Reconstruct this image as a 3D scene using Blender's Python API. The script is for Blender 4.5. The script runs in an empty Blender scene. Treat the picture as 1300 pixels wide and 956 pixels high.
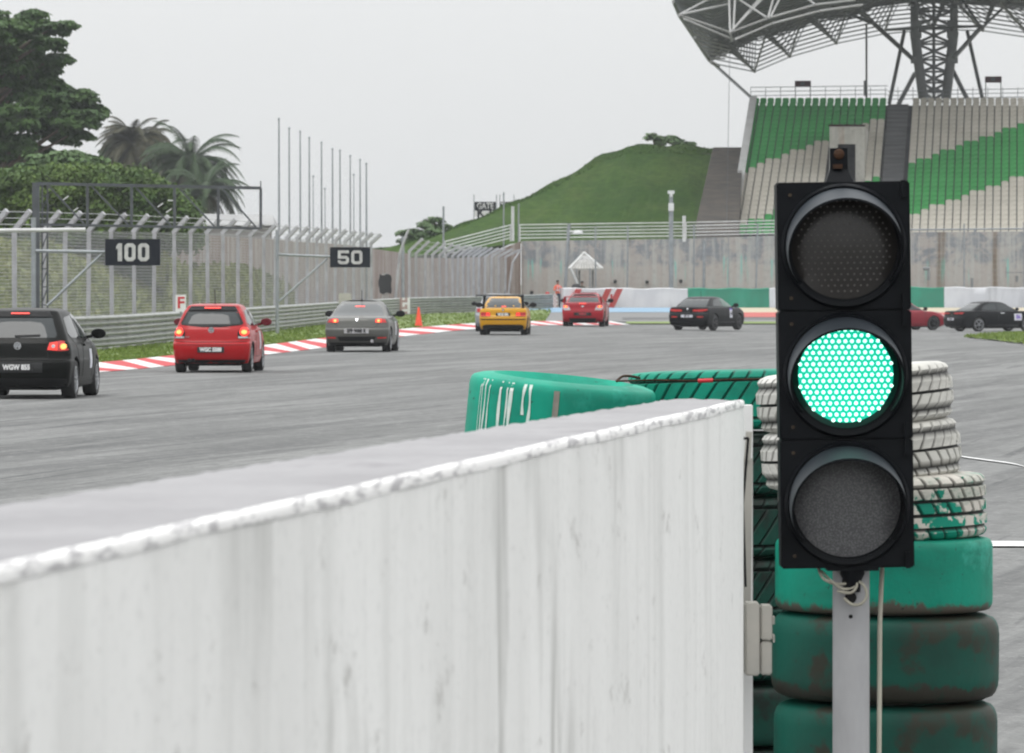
import bpy, bmesh, math, random
from mathutils import Vector, Matrix
from mathutils.bvhtree import BVHTree
from mathutils.geometry import tessellate_polygon
R = math.radians
rnd = random.Random(7)
sc = bpy.context.scene
COL = sc.collection
F, CX, HZ, HC = 7500.0, 650.0, 355.0, 1.95     # focal length in photo pixels, principal column, horizon row, eye height

def at(px, py, Y):                              # where a sight line meets the distance Y
    return Vector(((px - CX) / F * Y, Y, HC - (py - HZ) / F * Y))
def sm(t):
    t = max(0.0, min(1.0, t)); return t * t * (3 - 2 * t)
def gz(X, Y):
    dip = -0.5 * max(0.0, min(1.0, X / 20.0)) * sm((Y - 150) / 80.0) * (1 - sm((Y - 285) / 50.0))
    return dip + 0.18 * sm((Y - 330) / 40.0)
def G(px, py, Y0=20.0):
    def d(Y):
        p = at(px, py, Y); return p.z - gz(p.x, p.y)
    a = Y0
    while d(a) > 0 and a < 900: a += 1.0
    b, a = a, a - 1.0
    for _ in range(20):
        m = (a + b) / 2
        if d(m) > 0: a = m
        else: b = m
    p = at(px, py, b); return p
def path(pts, n):                               # even resampling of a polyline, Catmull-Rom smoothed
    P = [Vector(p) for p in pts]; out = []
    seg = len(P) - 1
    for i in range(n + 1):
        t = i / n * seg; k = min(int(t), seg - 1); u = t - k
        p0, p1, p2, p3 = P[max(k - 1, 0)], P[k], P[k + 1], P[min(k + 2, seg)]
        out.append(0.5 * ((2 * p1) + (p2 - p0) * u + (2 * p0 - 5 * p1 + 4 * p2 - p3) * u * u + (3 * p1 - p0 - 3 * p2 + p3) * u ** 3))
    return out

# ---------------------------------------------------------------- materials
def newmat(name):
    m = bpy.data.materials.new(name); m.use_nodes = True
    nt = m.node_tree; return m, nt, nt.nodes['Principled BSDF']
def N(nt, kind, **kw):
    n = nt.nodes.new(kind)
    for k, v in kw.items():
        if k in n.inputs: n.inputs[k].default_value = v
        else: setattr(n, k, v)
    return n
def noise(nt, scale=(1, 1, 1), s=1.0, detail=4, rough=0.6, dist=0.0, coord='Object', rot=(0, 0, 0)):
    tc = N(nt, 'ShaderNodeTexCoord'); mp = N(nt, 'ShaderNodeMapping'); mp.inputs['Scale'].default_value = scale
    if rot != (0, 0, 0):
        m0 = N(nt, 'ShaderNodeMapping'); m0.inputs['Rotation'].default_value = rot
        nt.links.new(tc.outputs[coord], m0.inputs[0]); nt.links.new(m0.outputs[0], mp.inputs[0])
    else: nt.links.new(tc.outputs[coord], mp.inputs[0])
    n = N(nt, 'ShaderNodeTexNoise'); n.inputs['Scale'].default_value = s
    n.inputs['Detail'].default_value = detail; n.inputs['Roughness'].default_value = rough; n.inputs['Distortion'].default_value = dist
    nt.links.new(mp.outputs[0], n.inputs['Vector']); return n.outputs[0]
def ramp(nt, src, stops):
    r = N(nt, 'ShaderNodeValToRGB'); e = r.color_ramp.elements
    while len(e) < len(stops): e.new(0.5)
    for i, (p, c) in enumerate(stops):
        e[i].position = p; e[i].color = (c, c, c, 1) if isinstance(c, (int, float)) else (*c, 1)
    nt.links.new(src, r.inputs[0]); return r.outputs[0]
def mix(nt, a, b, f):
    m = N(nt, 'ShaderNodeMix', data_type='RGBA')
    for s, v in ((m.inputs['Factor'], f), (m.inputs['A'], a), (m.inputs['B'], b)):
        if hasattr(v, 'is_linked') or hasattr(v, 'links'): nt.links.new(v, s)
        elif isinstance(v, (int, float)): s.default_value = v
        else: s.default_value = (*v, 1)
    return m.outputs['Result']
def math_(nt, op, a, b=0.0):
    m = N(nt, 'ShaderNodeMath', operation=op)
    for s, v in ((m.inputs[0], a), (m.inputs[1], b)):
        if isinstance(v, (int, float)): s.default_value = v
        else: nt.links.new(v, s)
    return m.outputs[0]
def bump(nt, bs, src, strength=0.3, dist=0.02):
    b = N(nt, 'ShaderNodeBump'); b.inputs['Strength'].default_value = strength; b.inputs['Distance'].default_value = dist
    nt.links.new(src, b.inputs['Height']); nt.links.new(b.outputs[0], bs.inputs['Normal'])
def pm(name, c, c2=None, rough=0.6, metal=0.0, s=2.0, scale=(1, 1, 1), lo=0.35, hi=0.65, bmp=0.0, coat=0.0, bdist=0.02, detail=4, spec=0.5):
    m, nt, b = newmat(name)
    b.inputs['Roughness'].default_value = rough; b.inputs['Metallic'].default_value = metal
    b.inputs['Coat Weight'].default_value = coat; b.inputs['Coat Roughness'].default_value = 0.04
    b.inputs['Specular IOR Level'].default_value = spec
    if c2 is None: c2 = tuple(x * 0.8 for x in c)
    n = noise(nt, scale, s, detail)
    nt.links.new(mix(nt, c, c2, ramp(nt, n, [(lo, 0.0), (hi, 1.0)])), b.inputs['Base Color'])
    if bmp: bump(nt, b, n, bmp, bdist)
    return m
def emis(name, c, e, strength, base=0.3):
    m, nt, b = newmat(name)
    b.inputs['Base Color'].default_value = (*c, 1); b.inputs['Roughness'].default_value = base
    b.inputs['Emission Color'].default_value = (*e, 1); b.inputs['Emission Strength'].default_value = strength
    return m

M = {}
M['steel'] = pm('galvanised steel', (0.30, 0.32, 0.34), (0.22, 0.24, 0.25), 0.5, 0.3, s=3)
M['rail'] = pm('weathered rail steel', (0.30, 0.31, 0.30), (0.20, 0.21, 0.20), 0.45, 0.45, s=1.2, scale=(1, 1, 3))
M['post'] = pm('concrete post', (0.42, 0.42, 0.44), (0.30, 0.30, 0.31), 0.8, s=1.5)
M['wire'] = pm('fence wire', (0.42, 0.43, 0.43), None, 0.6, 0.3)
M['dsteel'] = pm('dark painted steel', (0.075, 0.085, 0.095), (0.05, 0.055, 0.06), 0.5, 0.1, s=3)
M['white'] = pm('white paint', (0.72, 0.72, 0.72), (0.6, 0.6, 0.59), 0.5, s=1)
M['wsteel'] = pm('white painted steel', (0.62, 0.63, 0.63), (0.48, 0.48, 0.48), 0.5, s=1)
M['black'] = pm('black board', (0.008, 0.011, 0.018), None, 0.6, spec=.2)
M['blackp'] = pm('black polycarbonate', (0.0035, 0.0045, 0.006), (0.0055, 0.0065, 0.0085), 0.55, s=9, bmp=0.05, spec=0.12)
M['visor'] = pm('grey visor plastic', (0.022, 0.029, 0.037), (0.015, 0.021, 0.028), 0.6, s=6)
M['bolt'] = pm('rusty brass bolt', (0.05, 0.035, 0.02), None, 0.5, 0.4)
M['rust'] = pm('rusty steel', (0.06, 0.032, 0.02), (0.035, 0.022, 0.016), 0.9, s=30, spec=.1)
M['tyre'] = pm('tyre rubber', (0.014, 0.014, 0.015), (0.02, 0.02, 0.02), 0.75, s=6)
M['rim'] = pm('alloy wheel silver', (0.40, 0.41, 0.43), None, 0.3, 0.8)
M['drim'] = pm('dark alloy wheel', (0.05, 0.05, 0.055), None, 0.3, 0.7)
M['glass'] = pm('tinted car glass', (0.012, 0.016, 0.018), (0.02, 0.026, 0.028), 0.03, s=0.6, coat=0.0, spec=.42)
M['trim'] = pm('black car trim', (0.006, 0.006, 0.007), None, 0.5, spec=.25)
M['chrome'] = pm('chrome', (0.65, 0.66, 0.68), None, 0.15, 1.0)
M['plateb'] = pm('black number plate', (0.012, 0.013, 0.014), None, 0.4)
M['letter'] = pm('white lettering', (0.75, 0.75, 0.75), None, 0.5)
M['letterg'] = pm('grey reflective lettering', (0.50, 0.51, 0.50), (0.38, 0.38, 0.38), 0.5, s=5)
M['redl'] = pm('red letter paint', (0.55, 0.02, 0.03), None, 0.5)
M['lred'] = emis('red lamp lens', (0.35, 0.01, 0.01), (1, 0.03, 0.02), 0.12)
M['lit'] = emis('lit brake lamp', (0.6, 0.02, 0.01), (1.0, 0.04, 0.02), 0.85)
M['core'] = emis('lit lamp core', (0.9, 0.3, 0.1), (1.0, 0.36, 0.07), 1.5)
M['lclear'] = pm('clear lamp lens', (0.5, 0.5, 0.52), (0.3, 0.3, 0.3), 0.1, s=20)
M['orange'] = pm('orange cone plastic', (0.80, 0.07, 0.02), (0.65, 0.05, 0.02), 0.5, s=2)
M['bluep'] = pm('faded blue paint', (0.17, 0.30, 0.44), (0.24, 0.34, 0.42), 0.8, s=0.5)
M['cream'] = pm('faded cream paint', (0.46, 0.40, 0.28), (0.38, 0.34, 0.26), 0.8, s=0.4)
M['redp'] = pm('faded red paint', (0.45, 0.075, 0.065), (0.36, 0.09, 0.075), 0.8, s=0.5)
M['rkerb'] = pm('red kerb paint', (0.50, 0.022, 0.03), (0.36, 0.03, 0.035), 0.7, s=1.6)
M['wkerb'] = pm('white kerb paint', (0.66, 0.66, 0.66), (0.50, 0.50, 0.49), 0.7, s=1.6)
M['line'] = pm('white line paint', (0.62, 0.62, 0.61), (0.40, 0.40, 0.40), 0.7, s=4)
M['seatg'] = pm('green seat plastic', (0.055, 0.40, 0.10), (0.045, 0.34, 0.085), 0.6, s=0.3)
M['seatw'] = pm('beige seat plastic', (0.66, 0.625, 0.55), (0.58, 0.55, 0.48), 0.6, s=0.3)
M['dconc'] = pm('dark concrete', (0.10, 0.10, 0.105), (0.065, 0.065, 0.07), 0.85, s=1.0)
M['conc'] = pm('pale concrete', (0.38, 0.37, 0.35), (0.27, 0.26, 0.25), 0.85, s=0.8, scale=(1, 1, .3))
M['bark'] = pm('bark', (0.12, 0.09, 0.065), (0.06, 0.05, 0.04), 0.9, s=4, scale=(3, 3, .6), bmp=0.4)
M['roofm'] = pm('roof membrane steel', (0.20, 0.21, 0.215), (0.15, 0.16, 0.165), 0.7, s=0.3)
M['pipe'] = pm('roof pipe paint', (0.38, 0.38, 0.375), (0.30, 0.30, 0.295), 0.55, s=0.5)
M['dpipe'] = pm('grey roof pipe paint', (0.23, 0.24, 0.245), (0.18, 0.19, 0.195), 0.6, s=0.5)
M['skin'] = pm('skin', (0.22, 0.12, 0.08), None, 0.6)
M['hair'] = pm('black hair', (0.012, 0.010, 0.009), None, 0.7)
M['vest'] = pm('orange vest', (0.85, 0.14, 0.06), None, 0.8)
M['cloth'] = pm('dark blue overalls', (0.03, 0.05, 0.08), None, 0.9)
M['cloth2'] = pm('olive shirt', (0.07, 0.065, 0.045), None, 0.9)
M['tarp'] = pm('black tarpaulin', (0.012, 0.012, 0.014), (0.02, 0.02, 0.022), 0.7, s=3, bmp=0.4, bdist=0.1)
M['beige'] = pm('beige electrical box', (0.42, 0.40, 0.36), (0.34, 0.33, 0.30), 0.6, s=5)
M['cable'] = pm('cream cable', (0.42, 0.40, 0.33), None, 0.6)
M['stick'] = pm('white sticker', (0.68, 0.68, 0.75), None, 0.5)
M['stickb'] = pm('violet sticker band', (0.16, 0.07, 0.5), None, 0.5)
M['maroon'] = pm('maroon board', (0.06, 0.012, 0.02), None, 0.6)
M['thatch'] = pm('pale shelter roofing', (0.44, 0.43, 0.40), (0.28, 0.27, 0.25), 0.85, s=1.2, scale=(4, 4, 1))
M['tan'] = pm('grey tan roof sheet', (0.34, 0.34, 0.34), (0.27, 0.27, 0.27), 0.7, s=.5)

def leafmat(name, c, c2, s=0.6, transl=0.25, fine=0.4):
    m, nt, b = newmat(name)
    n = noise(nt, (1, 1, 1), s, 3); n2 = noise(nt, (1, 1, 1), s * 9, 2)
    f = math_(nt, 'ADD', math_(nt, 'MULTIPLY', n, 1 - fine), math_(nt, 'MULTIPLY', n2, fine))
    c_ = mix(nt, c, c2, ramp(nt, f, [(0.38, 0.0), (0.62, 1.0)]))
    nt.links.new(c_, b.inputs['Base Color']); b.inputs['Roughness'].default_value = 0.6
    b.inputs['Specular IOR Level'].default_value = 0.25
    return m
M['leaf'] = leafmat('tree leaves', (0.030, 0.066, 0.020), (0.065, 0.12, 0.032))
M['hedge'] = leafmat('creeper leaves', (0.036, 0.078, 0.014), (0.10, 0.158, 0.026), 0.3)
M['palm'] = leafmat('palm fronds', (0.024, 0.048, 0.020), (0.046, 0.075, 0.030), 0.4)
M['palmb'] = leafmat('brown palm fronds', (0.030, 0.036, 0.018), (0.062, 0.056, 0.030), 0.4)
M['bush'] = leafmat('bush leaves', (0.05, 0.10, 0.03), (0.09, 0.15, 0.05), 0.5)
M['grass'] = leafmat('verge grass', (0.105, 0.165, 0.028), (0.17, 0.225, 0.05), 0.5)
M['gbank'] = leafmat('bank grass', (0.12, 0.15, 0.04), (0.20, 0.21, 0.075), 0.25)
def hillmat():
    m, nt, b = newmat('hill grass')
    a = noise(nt, (1, 1, 1), 0.09, 4, 0.6); f = noise(nt, (1, 1, 2.2), 1.8, 7, 0.8); g = noise(nt, (1, 1, 1), 0.35, 5, 0.7)
    c = mix(nt, (0.030, 0.072, 0.010), (0.055, 0.100, 0.017), ramp(nt, a, [(0.38, 0.0), (0.62, 1.0)]))
    c = mix(nt, c, (0.075, 0.105, 0.026), ramp(nt, g, [(0.50, 0.0), (0.68, 0.55)]))
    c = mix(nt, c, (0.018, 0.042, 0.008), ramp(nt, f, [(0.46, 0.0), (0.62, 0.75)]))
    c = mix(nt, c, (0.095, 0.140, 0.035), ramp(nt, f, [(0.32, 0.6), (0.44, 0.0)]))
    nt.links.new(c, b.inputs['Base Color']); b.inputs['Roughness'].default_value = 0.95; b.inputs['Specular IOR Level'].default_value = 0.1
    bump(nt, b, f, 0.6, 0.15); return m
M['ghill'] = hillmat()

def asphalt():
    m, nt, b = newmat('asphalt')
    rot = (0, 0, R(11))
    a = noise(nt, (1.0, 0.06, 1), 0.6, 7, 0.72, 0.1, rot=rot)
    f = noise(nt, (1, 0.35, 1), 9.0, 6, 0.75)
    big = noise(nt, (1, 0.25, 1), 0.07, 3); gr_ = noise(nt, (1, .30, 1), 5.0, 7, 0.85)
    base = mix(nt, (0.118, 0.120, 0.118), (0.192, 0.194, 0.190), ramp(nt, a, [(0.40, 0.0), (0.58, 1.0)]))
    base = mix(nt, base, (0.128, 0.130, 0.130), ramp(nt, big, [(0.45, 0.0), (0.7, 0.7)]))
    # rubbered-in streaks
    st = noise(nt, (1.0, 0.035, 1), 1.6, 6, 0.7, 0.15, rot=(0, 0, R(13)))
    base = mix(nt, base, (0.085, 0.086, 0.087), ramp(nt, st, [(0.48, 0.0), (0.62, 0.7)]))
    st2 = noise(nt, (1.0, 0.03, 1), 3.6, 4, 0.6, 0.1, rot=(0, 0, R(9)))
    base = mix(nt, base, (0.06, 0.061, 0.063), ramp(nt, st2, [(0.58, 0.0), (0.68, 0.75)]))
    base = mix(nt, base, (0.085, 0.085, 0.084), ramp(nt, gr_, [(0.52, 0.0), (0.64, 0.6)])); base = mix(nt, base, (0.24, 0.238, 0.232), ramp(nt, gr_, [(0.36, 0.5), (0.47, 0.0)]))
    base = mix(nt, base, (0.10, 0.10, 0.10), ramp(nt, f, [(0.55, 0.0), (0.75, 0.8)]))
    base = mix(nt, base, (0.28, 0.28, 0.275), ramp(nt, f, [(0.25, 0.7), (0.42, 0.0)]))
    nt.links.new(base, b.inputs['Base Color']); b.inputs['Roughness'].default_value = 0.9
    b.inputs['Specular IOR Level'].default_value = 0.25
    bump(nt, b, f, 0.25, 0.006)
    return m
M['asphalt'] = asphalt()

def stained_wall(name, upper, lower, streak, zc, drip=None, rustc=None, amt=0.8):
    m, nt, b = newmat(name)
    tc = N(nt, 'ShaderNodeTexCoord'); sp = N(nt, 'ShaderNodeSeparateXYZ'); nt.links.new(tc.outputs['Object'], sp.inputs[0])
    wob = noise(nt, (1, 1, .4), 0.35, 5, 0.7)
    z = math_(nt, 'ADD', sp.outputs[2], math_(nt, 'MULTIPLY', wob, 2.2))
    f = ramp(nt, math_(nt, 'MULTIPLY', z, 0.1), [((zc + 0.95) / 10, 0.0), ((zc + 1.25) / 10, 1.0)])
    blotch = noise(nt, (1, 1, 1), 0.8, 6, 0.72, .6)
    up = mix(nt, upper, lower, ramp(nt, blotch, [(0.46, 0.0), (0.56, 0.9)]))
    c = mix(nt, lower, up, f)
    v = noise(nt, (2.2, 2.2, 0.10), 1.0, 5, 0.7)
    c = mix(nt, c, streak, ramp(nt, v, [(0.46, 0.0), (0.60, amt)]))
    v2 = noise(nt, (3.5, 3.5, 0.16), 0.8, 4, 0.6)
    if drip:
        band = math_(nt, 'MULTIPLY', ramp(nt, v2, [(0.58, 0.0), (0.66, 1.0)]), ramp(nt, math_(nt, 'MULTIPLY', z, 0.1), [((zc - .6) / 10, 0.0), ((zc + .4) / 10, 1.0), ((zc + 1.3) / 10, 1.0), ((zc + 1.6) / 10, 0.0)]))
        c = mix(nt, c, drip, band)
    if rustc:
        v3 = noise(nt, (1.3, 1.3, 0.05), 0.7, 4, 0.6)
        c = mix(nt, c, rustc, ramp(nt, v3, [(0.56, 0.0), (0.68, 0.8)]))
    v4 = noise(nt, (1, 1, 1), 3.0, 5, 0.7)
    c = mix(nt, c, tuple(x * 0.55 for x in lower), ramp(nt, v4, [(0.52, 0.0), (0.78, 0.7)]))
    nt.links.new(c, b.inputs['Base Color']); b.inputs['Roughness'].default_value = 0.9
    b.inputs['Specular IOR Level'].default_value = 0.2
    return m
M['farwall'] = stained_wall('stained concrete wall', (0.20, 0.215, 0.235), (0.38, 0.345, 0.32), (0.42, 0.42, 0.40), 3.0, drip=(0.22, 0.46, 0.41), rustc=(0.14, 0.09, 0.05))
M['brownwall'] = stained_wall('rust stained concrete wall', (0.36, 0.33, 0.31), (0.27, 0.215, 0.19), (0.44, 0.41, 0.38), 5.0, rustc=(0.17, 0.11, 0.085), amt=0.85)
def barrier_mat(name, c, c2, dirt):
    m, nt, b = newmat(name)
    a = noise(nt, (1, 1, .5), 0.7, 4); d = noise(nt, (1, 1, .35), 0.5, 5, 0.7, 0.8)
    x = mix(nt, c, c2, ramp(nt, a, [(0.4, 0.0), (0.6, 1.0)]))
    x = mix(nt, x, dirt, ramp(nt, d, [(0.54, 0.0), (0.72, 0.65)]))
    nt.links.new(x, b.inputs['Base Color']); b.inputs['Roughness'].default_value = 0.55
    return m
M['bwhite'] = barrier_mat('white barrier belt', (0.66, 0.67, 0.69), (0.56, 0.57, 0.60), (0.33, 0.34, 0.36))
M['bgreen'] = barrier_mat('green barrier belt', (0.022, 0.27, 0.17), (0.028, 0.22, 0.14), (0.10, 0.33, 0.26))
M['bred'] = barrier_mat('red barrier paint', (0.45, 0.035, 0.035), (0.36, 0.035, 0.03), (0.3, 0.1, 0.09))

# near wall: white paint with grey run marks, grey worn top
def nearwall():
    m, nt, b = newmat('white painted wall')
    v = noise(nt, (1.9, 1.9, 0.20), 2.2, 5, 0.62, 0.2)
    big = noise(nt, (1, 1, .3), 1.2, 4)
    c = mix(nt, (0.82, 0.815, 0.80), (0.74, 0.735, 0.72), ramp(nt, big, [(0.35, 0.0), (0.65, 1.0)]))
    c = mix(nt, c, (0.42, 0.42, 0.40), ramp(nt, v, [(0.48, 0.0), (0.80, 0.5)]))
    v2 = noise(nt, (1.5, 1.5, 0.35), 3.0, 3, 0.55, 0.4)
    clump = noise(nt, (1, 1, .5), 0.9, 3, 0.5)
    c = mix(nt, c, (0.20, 0.20, 0.18), math_(nt, 'MULTIPLY', ramp(nt, v2, [(0.50, 0.0), (0.66, 0.8)]), ramp(nt, clump, [(0.48, 0.0), (0.64, 1.0)])))
    ch = noise(nt, (1, .5, 1), 9, 6, 0.75); c = mix(nt, c, (0.40, 0.39, 0.37), ramp(nt, ch, [(0.60, 0.0), (0.68, 0.6)]))
    n = noise(nt, (1, 1, 1), 40, 4)
    c = mix(nt, c, (0.45, 0.45, 0.44), ramp(nt, n, [(0.55, 0.0), (0.75, 0.35)]))
    nt.links.new(c, b.inputs['Base Color']); b.inputs['Roughness'].default_value = 0.75
    bump(nt, b, n, 0.25, 0.004); return m
def neartop():
    m, nt, b = newmat('worn grey wall top')
    a = noise(nt, (1, 1, 1), 2.0, 6, 0.7); s = noise(nt, (1, 1, 1), 14, 5, 0.7)
    c = mix(nt, (0.26, 0.255, 0.262), (0.335, 0.33, 0.337), ramp(nt, a, [(0.35, 0.0), (0.65, 1.0)]))
    c = mix(nt, c, (0.16, 0.15, 0.16), ramp(nt, a, [(0.58, 0.0), (0.72, 0.7)]))
    c = mix(nt, c, (0.25, 0.24, 0.25), ramp(nt, s, [(0.55, 0.0), (0.72, 0.7)]))
    nt.links.new(c, b.inputs['Base Color']); b.inputs['Roughness'].default_value = 0.9; b.inputs['Specular IOR Level'].default_value = 0.2
    bump(nt, b, s, 0.4, 0.01); return m
def lipmat():
    m, nt, b = newmat('chipped white edge paint')
    s = noise(nt, (5, .35, 5), 11, 4, 0.65)
    c = mix(nt, (0.80, 0.79, 0.78), (0.36, 0.35, 0.36), ramp(nt, s, [(0.50, 0.0), (0.58, 0.85)]))
    nt.links.new(c, b.inputs['Base Color']); b.inputs['Roughness'].default_value = 0.7; bump(nt, b, s, 0.3, 0.003); return m
M['nwall'] = nearwall(); M['ntop'] = neartop(); M['nlip'] = lipmat()

def tyrepaint(name, c, c2, under, lo=0.6, hi=0.68, dirtz=None, ns=5.0):
    """painted tyre: bare rubber in the grooves (attribute), worn patches, scuffed dirt low on the tyre"""
    m, nt, b = newmat(name)
    at_ = N(nt, 'ShaderNodeAttribute'); at_.attribute_name = 'groove'
    n = noise(nt, (1, 1, 1), ns, 5, 0.65); n2 = noise(nt, (1, 1, 1), 2.2, 4)
    x = mix(nt, c, c2, ramp(nt, n2, [(0.38, 0.0), (0.62, 1.0)]))
    x = mix(nt, x, under, ramp(nt, n, [(lo, 0.0), (hi, 1.0)]))
    if dirtz:
        tc = N(nt, 'ShaderNodeTexCoord'); sp = N(nt, 'ShaderNodeSeparateXYZ'); nt.links.new(tc.outputs['Object'], sp.inputs[0])
        wob = noise(nt, (1, 1, .6), 5, 7, 0.72)
        z = math_(nt, 'ADD', math_(nt, 'MULTIPLY', sp.outputs[2], 4.0), math_(nt, 'MULTIPLY', wob, 0.8))
        x = mix(nt, dirtz[0], x, ramp(nt, z, [(dirtz[1], 0.0), (dirtz[1] + 0.05, 1.0)]))
    sc_ = noise(nt, (1, 1, .15), 30, 3)
    x = mix(nt, x, tuple(v * 0.5 for v in c), ramp(nt, sc_, [(0.6, 0.0), (0.75, 0.35)]))
    spk = noise(nt, (1, 1, 1), 45, 3, 0.6); x = mix(nt, x, (0.02, 0.03, 0.026), ramp(nt, spk, [(0.66, 0.0), (0.72, 0.8)]))
    grime = noise(nt, (1, 1, 2), 3.5, 6, 0.75, 0.5); x = mix(nt, x, tuple(v * 0.42 + 0.01 for v in c), ramp(nt, grime, [(0.50, 0.0), (0.74, 0.75)]))
    x = mix(nt, x, (0.018, 0.018, 0.018), at_.outputs['Fac'])
    nt.links.new(x, b.inputs['Base Color']); b.inputs['Roughness'].default_value = 0.55; b.inputs['Specular IOR Level'].default_value = 0.2
    bump(nt, b, n, 0.5, 0.010); return m
GRN, GRN2 = (0.003, 0.26, 0.175), (0.006, 0.20, 0.135)
M['tw'] = tyrepaint('white painted tyre', (0.60, 0.59, 0.56), (0.48, 0.47, 0.43), (0.15, 0.15, 0.13), 0.66, 0.74)
M['tg'] = tyrepaint('green painted tyre', GRN, GRN2, (0.05, 0.12, 0.09), 0.66, 0.72)
M['tgw'] = tyrepaint('green tyre over white', GRN, GRN2, (0.52, 0.49, 0.44), 0.47, 0.49, ns=7.0)
M['ts'] = tyrepaint('green slick', GRN, GRN2, (0.03, 0.30, 0.22), 0.6, 0.66, dirtz=((0.085, 0.075, 0.06), 0.03))
M['tsc'] = tyrepaint('clean green slick', (0.004, 0.33, 0.22), GRN2, (0.025, 0.30, 0.22), 0.6, 0.7)
M['td'] = tyrepaint('dirty green slick', (0.004, 0.088, 0.062), (0.009, 0.05, 0.037), (0.030, 0.031, 0.022), 0.53, 0.58, dirtz=((0.034, 0.032, 0.025), 0.05), ns=3.2)
M['tdark'] = tyrepaint('dirty shade-darkened green tyre', (0.008, 0.09, 0.062), (0.012, 0.06, 0.045), (0.02, 0.025, 0.022), 0.5, 0.6)  # dark tone holds both dirt and the painted-in shade of the rear stack
M['run'] = pm('white paint run', (0.62, 0.66, 0.62), (0.45, 0.6, 0.54), 0.5, s=30)
M['strap'] = pm('grey strap', (0.24, 0.22, 0.19), None, 0.8, s=30)

# ---------------------------------------------------------------- geometry helpers
class MB:
    def __init__(s): s.bm = bmesh.new()
    def box(s, c, d, rot=None, mi=0):
        r = bmesh.ops.create_cube(s.bm, size=1.0)['verts']
        m = Matrix.Translation(Vector(c)) @ (rot.to_4x4() if rot else Matrix()) @ Matrix.Diagonal((*d, 1))
        bmesh.ops.transform(s.bm, matrix=m, verts=r)
        if mi:
            for v in r:
                for f in v.link_faces: f.material_index = mi
        return r
    def bar(s, a, b, w, h=None, mi=0):               # rectangular bar from a to b
        a, b = Vector(a), Vector(b); d = b - a; L = d.length
        if L < 1e-6: return
        q = d.to_track_quat('Z', 'Y') if abs(d.normalized().z) > 0.999 else d.to_track_quat('Z', 'X')
        return s.box((a + b) / 2, (w, h or w, L), q.to_matrix(), mi)
    def tube(s, a, b, r, n=8, r2=None, mi=0):
        a, b = Vector(a), Vector(b); d = b - a
        if d.length < 1e-6: return
        g = bmesh.ops.create_cone(s.bm, segments=n, radius1=r, radius2=r if r2 is None else r2, depth=d.length, cap_ends=True)['verts']
        m = Matrix.Translation((a + b) / 2) @ d.to_track_quat('Z', 'Y').to_matrix().to_4x4()
        bmesh.ops.transform(s.bm, matrix=m, verts=g)
        if mi:
            for v in g:
                for f in v.link_faces: f.material_index = mi
        return g
    def poly(s, pts, mi=0):
        f = s.bm.faces.new([s.bm.verts.new(Vector(p)) for p in pts]); f.material_index = mi; return f
    def strip(s, A, B, mi=None):
        va = [s.bm.verts.new(Vector(p)) for p in A]; vb = [s.bm.verts.new(Vector(p)) for p in B]
        for i in range(len(va) - 1):
            f = s.bm.faces.new((va[i], va[i + 1], vb[i + 1], vb[i])); f.material_index = mi(i) if mi else 0
    def lathe(s, prof, n=48, mi=0, at=(0, 0, 0)):                  # profile (radius, z), closed loop when first == last
        rings = []
        for k in range(n):
            a = 2 * math.pi * k / n
            rings.append([s.bm.verts.new((at[0] + r * math.cos(a), at[1] + r * math.sin(a), at[2] + z)) for r, z in prof])
        for k in range(n):
            A, B = rings[k], rings[(k + 1) % n]
            for i in range(len(prof) - 1):
                try:
                    f = s.bm.faces.new((A[i], B[i], B[i + 1], A[i + 1])); f.material_index = mi
                except ValueError: pass
    def build(s, name, mats, parent=None, loc=None, smooth=None, rot=None):
        if not isinstance(mats, (list, tuple)): mats = [mats]
        bmesh.ops.recalc_face_normals(s.bm, faces=s.bm.faces)
        me = bpy.data.meshes.new(name); s.bm.to_mesh(me); s.bm.free()
        for m in mats: me.materials.append(m)
        if smooth is not None:
            for p in me.polygons: p.use_smooth = True
            me.set_sharp_from_angle(angle=R(smooth))
        return link(name, me, parent, loc, rot)
def link(name, me, parent=None, loc=None, rot=None):
    o = bpy.data.objects.new(name, me); COL.objects.link(o)
    if parent: o.parent = parent
    if loc is not None: o.location = loc
    if rot is not None: o.rotation_euler = rot
    return o
def tag(o, label, cat, group=None):
    o['label'] = label; o['category'] = cat
    if group: o['group'] = group
    return o
def empty(name, loc, label, cat, group=None, rot=(0, 0, 0)):
    o = bpy.data.objects.new(name, None); COL.objects.link(o); o.location = loc; o.rotation_euler = rot; o.empty_display_size = 0.2
    return tag(o, label, cat, group)
def struct(o): o['kind'] = 'structure'; return o
def copy_tree(o, parent=None):
    c = o.copy(); COL.objects.link(c)
    if parent: c.parent = parent
    for ch in [x for x in bpy.data.objects if x.parent == o]: copy_tree(ch, c)
    return c
def text(name, s, size, mat, parent=None, M4=None, ext=0.004, off=0.0, sx=1.0):
    cu = bpy.data.curves.new('t', 'FONT'); cu.body = s; cu.size = size; cu.extrude = ext; cu.offset = off
    cu.align_x = 'CENTER'; cu.align_y = 'CENTER'; cu.resolution_u = 4
    o = bpy.data.objects.new('t', cu); COL.objects.link(o)
    bpy.context.view_layer.update()
    me = bpy.data.meshes.new_from_object(o.evaluated_get(bpy.context.evaluated_depsgraph_get()))
    bpy.data.objects.remove(o)
    me.transform(Matrix.Diagonal((sx, 1, 1, 1)))
    if M4: me.transform(M4)                          # glyphs lie in XY; M4 stands them up
    me.materials.clear(); me.materials.append(mat); me.name = name
    return link(name, me, parent)
def stand(loc, yaw=0.0):                             # text upright facing -Y (towards the viewer), at loc
    return Matrix.Translation(Vector(loc)) @ Matrix.Rotation(yaw, 4, 'Z') @ Matrix.Rotation(R(90), 4, 'X')

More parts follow.
